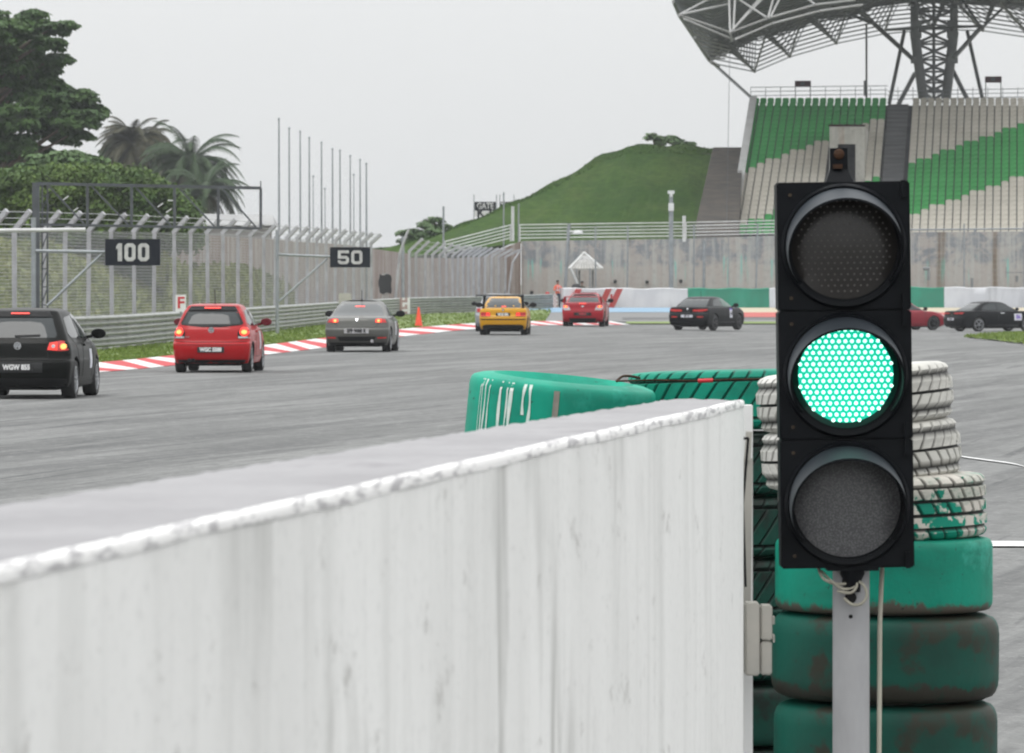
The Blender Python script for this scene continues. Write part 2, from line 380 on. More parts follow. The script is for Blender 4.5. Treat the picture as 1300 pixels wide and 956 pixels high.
# ---------------------------------------------------------------- camera, world, sun
cam = bpy.data.cameras.new('Camera'); co = bpy.data.objects.new('Camera', cam); COL.objects.link(co); sc.camera = co
co.location = (0, 0, HC); co.rotation_euler = (R(90), 0, 0)
cam.sensor_width = 36; cam.lens = F / 1300 * 36; cam.shift_y = -(478 - HZ) / 1300
cam.clip_start = 0.3; cam.clip_end = 9000
cam.dof.use_dof = True; cam.dof.focus_distance = 29.0; cam.dof.aperture_fstop = 18.5

w = bpy.data.worlds.new('World'); sc.world = w; w.use_nodes = True
nt = w.node_tree; bg = nt.nodes['Background']
sky = N(nt, 'ShaderNodeTexSky'); sky.sky_type = 'NISHITA'; sky.sun_disc = False
SE, SR = R(62), R(205)
sky.sun_elevation = SE; sky.sun_rotation = SR; sky.dust_density = 4; sky.air_density = 1.5
hs = N(nt, 'ShaderNodeHueSaturation'); hs.inputs['Saturation'].default_value = 0.12
nt.links.new(sky.outputs[0], hs.inputs['Color'])
tc = N(nt, 'ShaderNodeTexCoord'); sp = N(nt, 'ShaderNodeSeparateXYZ'); nt.links.new(tc.outputs['Generated'], sp.inputs[0])
up = math_(nt, 'MAXIMUM', sp.outputs[2], 0.0)
L_ = math_(nt, 'ADD', math_(nt, 'MULTIPLY', up, 17.5), 8.45)
cl = noise(nt, (1, 1, 2.5), 2.2, 4, coord='Generated')
L_ = math_(nt, 'MULTIPLY', L_, math_(nt, 'ADD', math_(nt, 'MULTIPLY', cl, 0.10), 0.95))
cc = N(nt, 'ShaderNodeCombineXYZ')
nt.links.new(math_(nt, 'MULTIPLY', L_, 0.985), cc.inputs[0]); nt.links.new(math_(nt, 'MULTIPLY', L_, 1.0), cc.inputs[1]); nt.links.new(math_(nt, 'MULTIPLY', L_, 1.005), cc.inputs[2])
nt.links.new(mix(nt, cc.outputs[0], hs.outputs[0], 0.1), bg.inputs[0]); bg.inputs[1].default_value = 0.1
sun = bpy.data.lights.new('Sun', 'SUN'); sun.energy = 0.7; sun.angle = R(25); sun.color = (1, 0.97, 0.93)
so = bpy.data.objects.new('Sun', sun); COL.objects.link(so)
dv = Vector((math.sin(SR) * math.cos(SE), math.cos(SR) * math.cos(SE), math.sin(SE)))
so.rotation_euler = dv.to_track_quat('Z', 'Y').to_euler(); so.location = (0, 0, 60)
sc.view_settings.view_transform = 'Standard'; sc.view_settings.look = 'None'; sc.view_settings.gamma = 1; sc.view_settings.exposure = 0
sc.render.resolution_x = 1024; sc.render.resolution_y = 753
# ================================================================ ground, track, verges
def axis(segs):
    out = [segs[0][0]]
    for a, b, st in segs:
        n = max(1, round((b - a) / st))
        out += [a + (b - a) * i / n for i in range(1, n + 1)]
    return out
def sheet(name, xs, ys, dz, mat, keep=None):
    mb = MB(); V = {}
    for i, x in enumerate(xs):
        for j, y in enumerate(ys): V[i, j] = mb.bm.verts.new((x, y, gz(x, y) + dz))
    for i in range(len(xs) - 1):
        for j in range(len(ys) - 1): mb.bm.faces.new((V[i, j], V[i + 1, j], V[i + 1, j + 1], V[i, j + 1]))
    return struct(mb.build(name, mat, smooth=60))
M['earth'] = pm('earth and grass', (0.12, 0.125, 0.085), (0.15, 0.15, 0.11), 0.95, s=0.05)
sheet('ground', axis([(-1500, -60, 300), (-60, 80, 4), (80, 1500, 300)]), axis([(-300, 100, 100), (100, 400, 4), (400, 2200, 300)]), -0.12, M['earth'])
sheet('race_track', axis([(-60, 70, 2)]), axis([(-40, 150, 5), (150, 378, 2)]), 0.0, M['asphalt'])

kin = [(-13.0, 92), (-10.6, 108)] + [tuple(G(x, y).xy) for x, y in [(130, 472.7), (218, 464.5), (345, 449.7), (410, 441.7), (510, 427.5), (605, 417.5), (690, 413.2), (745, 412.6), (800, 412.4)]]
kout = [(-14.2, 96), (-11.8, 112)] + [tuple(G(x, y).xy) for x, y in [(130, 464.5), (218, 455.5), (345, 440.8), (410, 432.5), (510, 420.5), (605, 412.6), (690, 410.0), (745, 409.9), (800, 409.9)]]
NK = 96
ki = path([Vector((x, y, 0)) for x, y in kin], NK); ko = path([Vector((x, y, 0)) for x, y in kout], NK)
mb = MB()
def kz(p, d): return Vector((p.x, p.y, gz(p.x, p.y) + d))
for k in range(NK):
    # each painted block is skewed: its outer edge lags one step
    mi = (k // 2) % 2
    a0, a1 = ki[k], ki[k + 1]; b0, b1 = ko[max(k - 5, 0)], ko[max(k - 4, 1)]
    m0, m1 = a0.lerp(b0, .5), a1.lerp(b1, .5)
    mb.poly([kz(a0, .01), kz(a1, .01), kz(m1, .05), kz(m0, .05)], mi)
    mb.poly([kz(m0, .05), kz(m1, .05), kz(b1, .09), kz(b0, .09)], mi)
    mb.poly([kz(b0, .09), kz(b1, .09), kz(b1, -.1), kz(b0, -.1)], mi)
bmesh.ops.remove_doubles(mb.bm, verts=mb.bm.verts, dist=0.001)
struct(mb.build('kerb', [M['rkerb'], M['wkerb']]))

# guard rail line on the ground (photo pixels -> ground)
rl = [Vector((-16.0, 105, 0)), Vector((-14.0, 130, 0))] + [G(x, y) for x, y in [(127, 446.5), (218, 436.5), (345, 422), (430, 411), (520, 400.5), (610, 397.5), (700, 393.8)]]
rl = [Vector((p.x, p.y, 0)) for p in rl]
rail = path(rl, 60)
# verge: grass between kerb and rail and a little beyond
mb = MB(); va = []; tuft_pts = []
nv = 80; ko2 = path([Vector((x, y, 0)) for x, y in kout[:9]], nv); rl2 = path(rl[:9], nv)
for i in range(nv + 1):
    a, b = ko2[i], rl2[i]; b = b + (b - a).normalized() * 2.5
    row = [a.lerp(b, t / 6) for t in range(7)]
    va.append([mb.bm.verts.new((p.x, p.y, gz(p.x, p.y) + 0.035 + (0 if k == 0 else 0.03 * rnd.random()))) for k, p in enumerate(row)])
    if i < nv:
        c, d = ko2[i + 1], rl2[i + 1]
        for _ in range(260):
            u, v = rnd.random(), rnd.random() ** 1.0
            p = a.lerp(b, v).lerp(c.lerp(d, v), u); tuft_pts.append((p.x, p.y, gz(p.x, p.y) + .03))
for i in range(nv):
    for k in range(6): mb.bm.faces.new((va[i][k], va[i + 1][k], va[i + 1][k + 1], va[i][k + 1]))
def tufts(bm, pts, h=(0.05, 0.13), w=0.05):
    for x, y, z in pts:
        a = rnd.random() * 6.28; hh = rnd.uniform(*h); ww = w * rnd.uniform(.6, 1.4); dx, dy = math.cos(a) * ww, math.sin(a) * ww
        lx, ly = rnd.uniform(-.5, .5) * hh, rnd.uniform(-.5, .5) * hh
        v = [bm.verts.new(q) for q in ((x - dx, y - dy, z - .02), (x + dx, y + dy, z - .02), (x + dx * .4 + lx, y + dy * .4 + ly, z + hh), (x - dx * .5 + lx, y - dy * .5 + ly, z + hh * .9))]
        bm.faces.new(v)
tufts(mb.bm, tuft_pts, (.03, .07), .05)
g = mb.build('verge_grass', M['grass']); g['kind'] = 'stuff'; g['label'] = 'short green grass between the kerb and the guard rail'; g['category'] = 'grass'

# painted ground bands at the far side of the track
def band(name, px0, px1, f0, f1, mat, dz, n=40):
    A, B = [], []
    for i in range(n + 1):
        x = px0 + (px1 - px0) * i / n
        p = G(x, f0(x) if callable(f0) else f0); q = G(x, f1(x) if callable(f1) else f1)
        A.append((p.x, p.y, gz(p.x, p.y) + dz)); B.append((q.x, q.y, gz(q.x, q.y) + dz))
    mb = MB(); 
    ks = 5
    for s_ in range(ks):
        a = []; b = []
        for p, q in zip(A, B):
            def L(t):
                x = p[0] + (q[0] - p[0]) * t; y = p[1] + (q[1] - p[1]) * t; return (x, y, gz(x, y) + dz)
            a.append(L(s_ / ks)); b.append(L((s_ + 1) / ks))
        mb.strip(a, b)
    bmesh.ops.remove_doubles(mb.bm, verts=mb.bm.verts, dist=0.001)
    return struct(mb.build(name, mat))
M['bandg'] = pm('dark sealed asphalt', (0.09, 0.09, 0.092), (0.12, 0.12, 0.12), 0.9, s=0.5)
M['runoff'] = pm('runoff asphalt', (0.15, 0.15, 0.152), (0.185, 0.185, 0.18), 0.9, s=0.35, scale=(.3, 1, 1))
band('runoff', 612, 1500, 409, 397, M['runoff'], .03)
band('blue_painted_strip', 622, 935, 397.2, lambda x: 391.5, M['bluep'], .045)
band('red_painted_strip', 930, 1500, 403.5, 397.5, M['redp'], .045)
band('cream_painted_strip', 930, 1500, 397.5, 391.5, M['cream'], .045)
band('dark_strip', 790, 1500, 406.5, 403.9, M['bandg'], .045)
g = band('infield_grass_strip', 795, 992, 412.0, 409.4, M['grass'], .05); 
# pit-exit lines and the grass island at the right
mb = MB()
A = [(1200, 576.2), (1220, 580.6), (1235, 582.8), (1252, 585.2), (1282, 589.2), (1300, 593.2), (1345, 607), (1400, 626)]
P_ = path([G(*a) for a in A], 30)
mb.strip([(p.x, p.y - .32, .012) for p in P_], [(p.x, p.y + .42, .012) for p in P_])
struct(mb.build('white_line', M['line']))
mb = MB(); a, b = G(1150, 695.5), G(1150, 688.6)
n = 20; mb.strip([(2.6 + 6 * i / n, a.y, .012) for i in range(n + 1)], [(2.6 + 6 * i / n, b.y, .012) for i in range(n + 1)])
struct(mb.build('white_line', M['line']))
isl = [(1228, 429), (1250, 426.5), (1280, 425.4), (1320, 425), (1380, 425), (1380, 446), (1340, 441), (1300, 436.8), (1260, 432.6), (1240, 430.4)]
ip = [G(*p) for p in isl]
cen = sum(ip, Vector()) / len(ip)
mb = MB(); vs = [mb.bm.verts.new((p.x, p.y, gz(p.x, p.y) + .06)) for p in ip]; mb.bm.faces.new(vs)
bmesh.ops.triangulate(mb.bm, faces=mb.bm.faces)
bmesh.ops.subdivide_edges(mb.bm, edges=mb.bm.edges, cuts=5, use_grid_fill=True)
for v in mb.bm.verts: v.co.z = gz(v.co.x, v.co.y) + .06
pts = [(f.calc_center_median().x + rnd.uniform(-.5, .5), f.calc_center_median().y + rnd.uniform(-.8, .8), f.calc_center_median().z) for f in mb.bm.faces for _ in range(12)]
tufts(mb.bm, pts)
g = mb.build('island_grass', M['grass']); g['kind'] = 'stuff'; g['label'] = 'small grass island inside the corner at the right edge'; g['category'] = 'grass'
mb = MB(); ed = path([G(*p) for p in [(1225, 429.2), (1240, 431), (1260, 433.3), (1300, 437.8), (1340, 442.5), (1380, 448)]], 24)
mb.strip([(p.x, p.y - 1.4, gz(p.x, p.y) + .03) for p in ed], [(p.x, p.y + .6, gz(p.x, p.y) + .03) for p in ed])
struct(mb.build('island_edge_line', M['line']))

# ================================================================ guard rail
def rail_profile():                                  # three W beams, (out, z)
    out = []
    for b in range(3):
        z0 = 0.12 + b * 0.29
        out.append([(0, z0), (.035, z0 + .02), (.085, z0 + .055), (.085, z0 + .085), (.02, z0 + .125), (.02, z0 + .155), (.085, z0 + .195), (.085, z0 + .225), (.035, z0 + .26), (0, z0 + .28)])
    return out
gr = empty('guard_rail', (rail[6].x, rail[6].y, 0), 'long triple beam galvanised guard rail curving behind the grass verge', 'guard rail')
o0 = gr.location.copy()
for prof in rail_profile():
    mb = MB(); rows = []
    for i, p in enumerate(rail):
        t = (rail[min(i + 1, 60)] - rail[max(i - 1, 0)]).normalized(); nrm = Vector((t.y, -t.x, 0))
        rows.append([mb.bm.verts.new(p + nrm * (.06 + o) + Vector((0, 0, z + gz(p.x, p.y))) - o0) for o, z in prof])
    for i in range(60):
        for k in range(len(prof) - 1): mb.bm.faces.new((rows[i][k], rows[i + 1][k], rows[i + 1][k + 1], rows[i][k + 1]))
    mb.build('rail_beam', M['rail'], gr, smooth=35)
ln = 0; nxt = 0
pm_ = None
for i in range(1, 61):
    a, b = rail[i - 1], rail[i]; L = (b - a).length
    while nxt <= ln + L:
        p = a.lerp(b, (nxt - ln) / L)
        mb = MB(); mb.box((0, 0, .5), (.12, .14, 1.0)); mb.box((0.04, -.02, .5), (.1, .05, .9))
        mb.build('post', M['rail'], gr, loc=Vector((p.x, p.y, gz(p.x, p.y) - .02)) - o0)
        nxt += 4.0
    ln += L

# ================================================================ banks, back walls
def quadsheet(rows, name, mat, smooth=60):
    mb = MB(); V = [[mb.bm.verts.new(p) for p in r] for r in rows]
    for i in range(len(V) - 1):
        for j in range(len(V[0]) - 1): mb.bm.faces.new((V[i][j], V[i + 1][j], V[i + 1][j + 1], V[i][j + 1]))
    return mb
# grass bank at the left, behind the fence
cols = []
for i in range(61):
    px = -260 + i * 11.4                               # to px 424
    Yf = 195 + max(0, px) * .28
    near = at(px, 355, Yf); col_ = []
    top_y = 308 if px < 205 else min(338, 308 + (px - 205) * 1.5) if px < 362 else 338 + (px - 362) * 3.2
    DP = 70 if px < 215 else 22
    for j in range(13):
        t = j / 12; Y = Yf + DP * t
        zt = HC + (HZ - top_y) / F * (Yf + DP)
        col_.append(Vector(((px - CX) / F * Y, Y, -.1 + (zt + .1) * sm(t * .55 + .0) / sm(.55) * 1.0 + .12 * (rnd.random() - .5))))
    cols.append(col_)
mb = quadsheet(cols, '', None)
pts = []
for i in range(60):
    for j in range(12):
        for _ in range(22):
            u, v = rnd.random(), rnd.random()
            p = cols[i][j].lerp(cols[i + 1][j], u).lerp(cols[i][j + 1].lerp(cols[i + 1][j + 1], u), v); pts.append(tuple(p))
tufts(mb.bm, pts, (.12, .35), .14)
struct(mb.build('grass_bank', M['gbank']))

def wall_obj(name, pts, label, cat, mat, th=0.3, sub=4):
    """vertical wall along ground points with varying top: pts = (x, y, z0, z1)"""
    mb = MB(); n = (len(pts) - 1) * sub
    P = []
    for i in range(n + 1):
        t = i / sub; k = min(int(t), len(pts) - 2); u = t - k
        P.append([a + (b - a) * u for a, b in zip(pts[k], pts[k + 1])])
    fr = [[mb.bm.verts.new((p[0], p[1], z)) for z in (p[2], p[3])] for p in P]
    bk = [[mb.bm.verts.new((p[0], p[1] + th, z)) for z in (p[2], p[3])] for p in P]
    for i in range(n):
        mb.bm.faces.new((fr[i][0], fr[i + 1][0], fr[i + 1][1], fr[i][1])); mb.bm.faces.new((bk[i][0], bk[i + 1][0], bk[i + 1][1], bk[i][1]))
        mb.bm.faces.new((fr[i][1], fr[i + 1][1], bk[i + 1][1], bk[i][1]))
    mb.bm.faces.new((fr[0][0], fr[0][1], bk[0][1], bk[0][0])); mb.bm.faces.new((fr[n][0], fr[n][1], bk[n][1], bk[n][0]))
    return tag(mb.build(name, mat), label, cat)
def wp(px, py, Y, z0=-.5): p = at(px, py, Y); return (p.x, p.y, z0, p.z)
YW = 385
wall_obj('retaining_wall', [wp(662, 306, YW), wp(870, 303, YW), wp(1100, 295, YW), wp(1500, 293, YW)], 'high stained grey concrete wall under the hill and the grandstand', 'wall', M['farwall'], .5, 6)
wall_obj('retaining_wall', [wp(520, 327, 376), wp(575, 328, 378), wp(612, 326, 380), wp(661, 306.3, 384.5)], 'brown streaked concrete wall behind the tilted fence posts, sloping up beside the hill', 'wall', M['brownwall'], .5, 6)
wall_obj('retaining_wall', [wp(225, 296, 290), wp(345, 304, 310), wp(440, 311, 335), wp(518.5, 322, 374)], 'long brown stained wall behind the fence with the 50 board', 'wall', M['brownwall'], .4, 6)
# white roofed low building glimpsed over the fence
b_ = empty('low_building', at(280, 300, 340) * 1, 'low pale building with a shallow roof behind the left fence', 'building')
mb = MB(); q = [(-3.3, 0), (2.9, 0), (2.9, 1.0), (-3.3, 1.0)]
mb.box((-.2, 2, -1.2), (6.0, 4, 3.6)); mb.build('wall', M['conc'], b_)
mb = MB(); 
for s_ in (0, 1):
    pass
mb.poly([(-3.6, -.4, .62), (3.2, -.4, .62), (2.9, 2, 1.25), (-2.6, 2, 1.35)]); mb.poly([(-3.6, 4.4, .62), (3.2, 4.4, .62), (2.9, 2, 1.25), (-2.6, 2, 1.35)])
mb.poly([(-3.6, -.4, .62), (-2.6, 2, 1.35), (-3.6, 4.4, .62)]); mb.poly([(3.2, -.4, .62), (2.9, 2, 1.25), (3.2, 4.4, .62)])
mb.build('roof', M['tan'], b_)

# ---------------------------------------------------------------- the hill
sil = [(470, 318), (540, 303), (600, 279), (650, 257), (700, 234), (740, 211), (765, 196), (795, 186), (830, 183), (870, 185), (908, 187)]
def silh(px):
    for (a, b), (c, d) in zip(sil, sil[1:]):
        if px <= c: return b + (d - b) * (px - a) / (c - a)
    return sil[-1][1]
cols = []
NH = 110
for i in range(NH + 1):
    px = 470 + (906 - 470) * i / NH
    yt = silh(px); base = 306 if px > 655 else 306 + (655 - px) * .13
    base = max(base, yt + 2)
    Yb, Yr = 386.5, 386.5 + 6 + 24 * min(1, (base - yt) / 110)
    pb = at(px, base + 3, Yb)
    right_lean = (1 - sm((906 - px) / 40)) 
    col_ = []
    for j in range(25):
        t = j / 20.0
        if t <= 1:
            Y = Yb + (Yr - Yb) * t; py = base + 3 + (yt - base - 3) * (t * 1.06 - .06 * t * t)
            pxx = px - right_lean * 21 * (1 - t)
            p = at(pxx, py, Y)
            p.z += .03 * (rnd.random() - .5) + .10 * math.sin(px * .11) * math.sin(j * .7) * min(1, t * 3)
        else:
            p = at(px, yt, Yr); p.y += (t - 1) * 60; p.z -= (t - 1) ** 1.3 * 22
        col_.append(p)
    cols.append(col_)
mb = quadsheet(cols, '', None)
pts = []
for i in range(NH):
    for j in range(22):
        for _ in range(0 if j < 18 else 9):
            u, v = rnd.random(), rnd.random()
            p = cols[i][j].lerp(cols[i + 1][j], u).lerp(cols[i][j + 1].lerp(cols[i + 1][j + 1], u), v); pts.append(tuple(p))
tufts(mb.bm, pts, (.02, .10), .05)
struct(mb.build('grassy_hill', M['ghill']))

# stairs beside the hill
mb = MB(); nst = 42
for k in range(nst):
    t = k / nst; t2 = (k + 1) / nst
    Y = 387 + 27 * t
    py = 283 + (187 - 283) * t2
    a = at(884 + 22 * t, py, Y); b = at(938 + 6 * t, py, Y)
    mb.box(((a.x + b.x) / 2, Y + .32, a.z / 2 + 1.5), (b.x - a.x, .645, a.z - 3.0))
mb.box((13.2, 415.5, 8), (4.2, 2.4, 5.6))
struct(mb.build('stairway', pm('old grey stairs', (0.11, 0.105, 0.10), (0.17, 0.15, 0.13), 0.9, s=0.7, scale=(1, 2, 4))))

# handrail fence on the retaining wall
def railing(name, pts, nbar, h, label, posts=None, mat=None, r=.035, pitch=2.2):
    e = empty(name, pts[0], label, 'railing'); o_ = Vector(pts[0]); mb = MB()
    for k in range(nbar):
        for a, b in zip(pts, pts[1:]):
            z = Vector((0, 0, h * (k + 1) / nbar)); mb.tube(Vector(a) + z - o_, Vector(b) + z - o_, r, 6)
    mb.build('bar', mat or M['wsteel'], e, smooth=60)
    for a, b in zip(pts, pts[1:]):
        L = (Vector(b) - Vector(a)).length; n = max(1, int(L / pitch))
        for i in range(n + 1):
            p = Vector(a).lerp(Vector(b), i / n) - o_
            mb = MB(); mb.tube(p, p + Vector((0, 0, h + .04)), r * 1.3, 6); mb.build('post', mat or M['wsteel'], e)
    return e
railing('railing', [at(660, 306.5, 385.3), at(868, 303.5, 385.3)], 5, 1.08, 'white five bar railing on the wall top below the grassy hill', pitch=10.6)
railing('railing', [at(565, 327.5, 378.4), at(648, 306.2, 384)], 5, 1.05, 'white railing climbing the sloping wall beside the hill', pitch=8)
mb = MB(); p = at(651, 306, 384); mb.tube(p, at(651, 262, 384), .10, 8); tag(mb.build('white_post', M['wsteel'], smooth=60), 'thick white post at the top of the sloping railing', 'post')
mb = MB(); p = at(868.5, 306, 385); mb.box(p + Vector((0, 0, .8)), (.22, .12, 1.7)); tag(mb.build('white_post', M['wsteel'], smooth=60), 'short white post on the wall between the two railings', 'post')
railing('railing', [at(871, 303, 385.3), at(985, 300.5, 385.3)], 5, 1.05, 'white railing on the wall in front of the lower left seats', pitch=7)
railing('railing', [at(1150, 300.5, 385.4), at(1500, 297.5, 385.4)], 2, .45, 'low grey pipe railing on the wall under the right seat block', mat=M['steel'], r=.06, pitch=4)
# ================================================================ grandstand
PITCH, ROWS = 0.537, 30
YF, YB = 392.0, 424.0
zb_, zt_ = at(0, 293, YF).z, at(0, 127, YB).z
XV = (1300 - CX) / F                                   # seat columns run towards px 1300: a column keeps its offset from this direction
def colx(c, Y): 
    base = (927 - CX) / F * YF + c * PITCH
    # columns run straight back, turned so they vanish at px ~1300
    return base + (Y - YF) * XV
def rowp(r): t = r / (ROWS - 1.0); return YF + (YB - YF) * t, zb_ + (zt_ - zb_) * t
gs = empty('grandstand', (colx(10, YF), YF, 0), 'concrete grandstand with a diagonal pattern of green and beige seats', 'grandstand')
og = gs.location.copy()
mb = MB(); dY = (YB - YF) / (ROWS - 1)
NC = 46
for r in range(ROWS):
    Y, z = rowp(r); xa, xb = colx(-.2, Y), colx(NC, Y)
    mb.box(Vector(((xa + xb) / 2, Y + dY * .5, z - .40 - (z - 3.5) / 2 + .0)) - og, (xb - xa, dY * 1.002, z - 3.5))
mb.build('terrace', M['dconc'], gs)
def seat_mesh(mats):
    mb = MB(); w = .235
    pr = [(-w * .92, 0), (-w, .12), (-w, .36), (-w * .86, .45), (-w * .5, .50), (w * .5, .50), (w * .86, .45), (w, .36), (w, .12), (w * .92, 0)]
    pr = [(x, z * .70) for x, z in pr]
    def ring(dy, s=1): return [mb.bm.verts.new((x * s, dy + (.05 if abs(x) > w * .9 else 0) + .12 * (z / .5) ** 2, z)) for x, z in pr]
    f = ring(0); b = ring(.05)
    mb.bm.faces.new(f); mb.bm.faces.new(b[::-1])
    for i in range(len(pr)): j = (i + 1) % len(pr); mb.bm.faces.new((f[i], b[i], b[j], f[j]))
    mb.box((0, -.19, -.015), (w * 1.9, .40, .05)); mb.box((0, -.10, -.2), (.06, .1, .38))
    return mb
names = {}
def seat_color(c, r):
    if c < 18:
        C = c
        if r < 1 + .62 * C: return 'seatg'
        if r < 13 + .69 * C: return 'seatw'
        return 'seatg'
    C = c - 21.5
    if C < 0: return None
    if r < 3 + .6 * C: return 'seatw'
    if r < 14.4 + .62 * C: return 'seatg'
    return 'seatw'
protos = {}
for k in ('seatg', 'seatw'):
    m_ = seat_mesh(None); bmesh.ops.recalc_face_normals(m_.bm, faces=m_.bm.faces)
    me = bpy.data.meshes.new('seat'); m_.bm.to_mesh(me); m_.bm.free(); me.materials.append(M[k]); protos[k] = me
indiv = 0; big = MB(); bb = big.bm
vom = (13.4 - .25, 18.1)                               # vomitory columns
for r in range(ROWS):
    for ci in range(0, 44):
        c = ci + .5
        if 18 <= ci < 22: continue
        cc_ = c - .55 if ci >= 22 else c
        kcol = seat_color(ci if ci < 18 else ci, r)
        if kcol is None: continue
        Y, z = rowp(r)
        x = colx(cc_, Y)
        # seats behind / inside the doorway box are not there
        pxs = CX + x / Y * F
        if 1052 < pxs < 1098 and 9.5 < r < 23.3: continue
        loc = Vector((x, Y + .30, z - .18)) - og
        if indiv < 100 and (ci < 6 or ci > 22) and pxs < 1310:
            o = link('seat', protos[kcol], gs, loc); indiv += 1
        else:
            mt_ = Matrix.Translation(loc) @ Matrix.Rotation(rnd.uniform(-.02, .02), 4, 'Z'); pv = protos[kcol]
            nv_ = [bb.verts.new(mt_ @ v.co) for v in pv.vertices]
            for p_ in pv.polygons:
                f = bb.faces.new([nv_[i] for i in p_.vertices]); f.material_index = 0 if kcol == 'seatg' else 1
o = big.build('seat_rows', [M['seatg'], M['seatw']], gs); o['kind'] = 'stuff'
# aisle stairs between the blocks
mb = MB()
for r in range(ROWS * 2):
    t = r / (ROWS * 2 - 1.0); Y = YF + (YB - YF) * t; z = zb_ + (zt_ - zb_) * t
    xa, xb = colx(18.15, Y), colx(20.9, Y)
    mb.box(Vector(((xa + xb) / 2, Y + .3, z - .45)) - og, (xb - xa, .56, .30))
mb.build('aisle_stairs', pm('dark aisle steps', (0.13, 0.133, 0.14), (0.19, 0.19, 0.195), 0.9, s=1.5, scale=(.3, 1, 6)), gs)
# edge stringer at the left
mb = MB()
a, b = at(929, 293, YF - .3), at(956.5, 124, YB); mb.bar(a - og, b - og, .22, .5); mb.build('side_parapet', M['white'], gs)
mb = MB()
a, b = at(926, 300, YF - .4), at(1600, 296, YF - .4); mb.box(((a.x + b.x) / 2 - og.x, -.5, a.z - .1 - 1.2), (b.x - a.x, .5, 2.6)); mb.build('front_kerb', M['dconc'], gs)
# doorway box
e = MB(); a = at(1053, 161, 413); b = at(1097.5, 232, 413)
W_ = b.x - a.x; Hh = a.z - b.z; cx_ = (a.x + b.x) / 2
M['vomit'] = stained_wall('stained white render', (0.62, 0.60, 0.55), (0.55, 0.53, 0.48), (0.45, 0.44, 0.40), 4.0, rustc=(0.38, 0.17, 0.07), amt=.4)
y0 = 405.0 
s_ = y0 / 413
e = MB(); xa, xb = (1053 - CX) / F * y0, (1097.5 - CX) / F * y0; za, zb2 = at(0, 160.5, y0).z, at(0, 236, y0).z
dxa, dxb = (1063.5 - CX) / F * y0, (1086 - CX) / F * y0; dz = at(0, 183, y0).z
def bx(m_, x0, x1, z0, z1, y, d, mi=0): m_.box(Vector(((x0 + x1) / 2, y + d / 2, (z0 + z1) / 2)) - og, (x1 - x0, d, z1 - z0), None, mi)
bx(e, xa, dxa - .002, zb2, za, y0, .25); bx(e, dxb + .002, xb, zb2, za, y0, .25); bx(e, dxa, dxb, dz, za, y0 + .01, .24)
bx(e, xa, xa + .22, zb2, za - .01, y0 + .26, 11); bx(e, xb - .22, xb, zb2, za - .01, y0 + .26, 11); bx(e, xa + .23, xb - .23, za - .2, za - .01, y0 + .26, 11)
for v in e.bm.verts: v.co.x += (v.co.y + og.y - y0) * XV
v_ = e.build('exit_doorway', M['vomit'], gs)
e = MB(); bx(e, xa - .05, xb + .05, za + .003, za + .12, y0 - .06, .4); e.build('lintel_edge', M['rust'], v_)
# top railing and pipes
mb = MB()
for k in range(3):
    mb.tube(at(953, 121.5 - 5.3 * k, YB + 1) - og, at(1127, 119.5 - 5.3 * k, YB + 1) - og, .025, 6)
    mb.tube(at(1127, 126 - 5 * k, YB + 1.5) - og, at(1480, 120 - 5.5 * k, YB + 1) - og, .025, 6)
for px in list(range(953, 1130, 19)) + list(range(1140, 1440, 19)):
    mb.tube(at(px, 128, YB + 1) - og, at(px, 110.5, YB + 1) - og, .025, 6)
mb.build('top_railing', M['steel'], gs)
# two boards standing at the top
for k, (x0, x1, y0_, y1_, yb_) in enumerate([(1009, 1029.5, 102.5, 110.5, 126), (1250.5, 1271.5, 97, 105, 122)]):
    a, b = at(x0, y0_, 426), at(x1, y1_, 426)
    t = empty('row_sign', ((a.x + b.x) / 2, 426, at(0, yb_, 426).z), ['small dark board on two legs above the green seats', 'small dark board on two legs above the right seat block'][k], 'sign', 'boards on top of the grandstand')
    mb = MB(); h = a.z - b.z; zc = (a.z + b.z) / 2 - t.location.z
    mb.box((0, 0, zc), (b.x - a.x, .08, h)); mb.build('board', M['maroon'], t)
    mb = MB(); mb.box((-.02, -.06, zc), (.3, .03, h * .55)); mb.build('panel', M['dsteel'], t)
    for s_ in (-1, 1):
        mb = MB(); mb.box((s_ * (b.x - a.x) * .46, 0, zc / 2 - .3), (.06, .06, zc + .6 - h)); mb.build('leg', M['dsteel'], t)
mb = MB(); mb.tube(at(1100, 128, 426), at(1100, 30, 426), .075, 8); mb.box(at(1098.3, 112, 426), (.2, .2, 1.1))
tag(mb.build('mast', M['dpipe'], smooth=60), 'slim grey mast rising from the top row of green seats to the roof', 'mast')

# ================================================================ the canopy roof and its lattice tower
cn = empty('stand_roof', at(1185, 122, 430), 'leaf shaped steel grandstand roof with folded louvres on a lattice tower', 'roof')
oc = cn.location.copy()
def A(px, py, Y): return at(px, py, Y) - oc
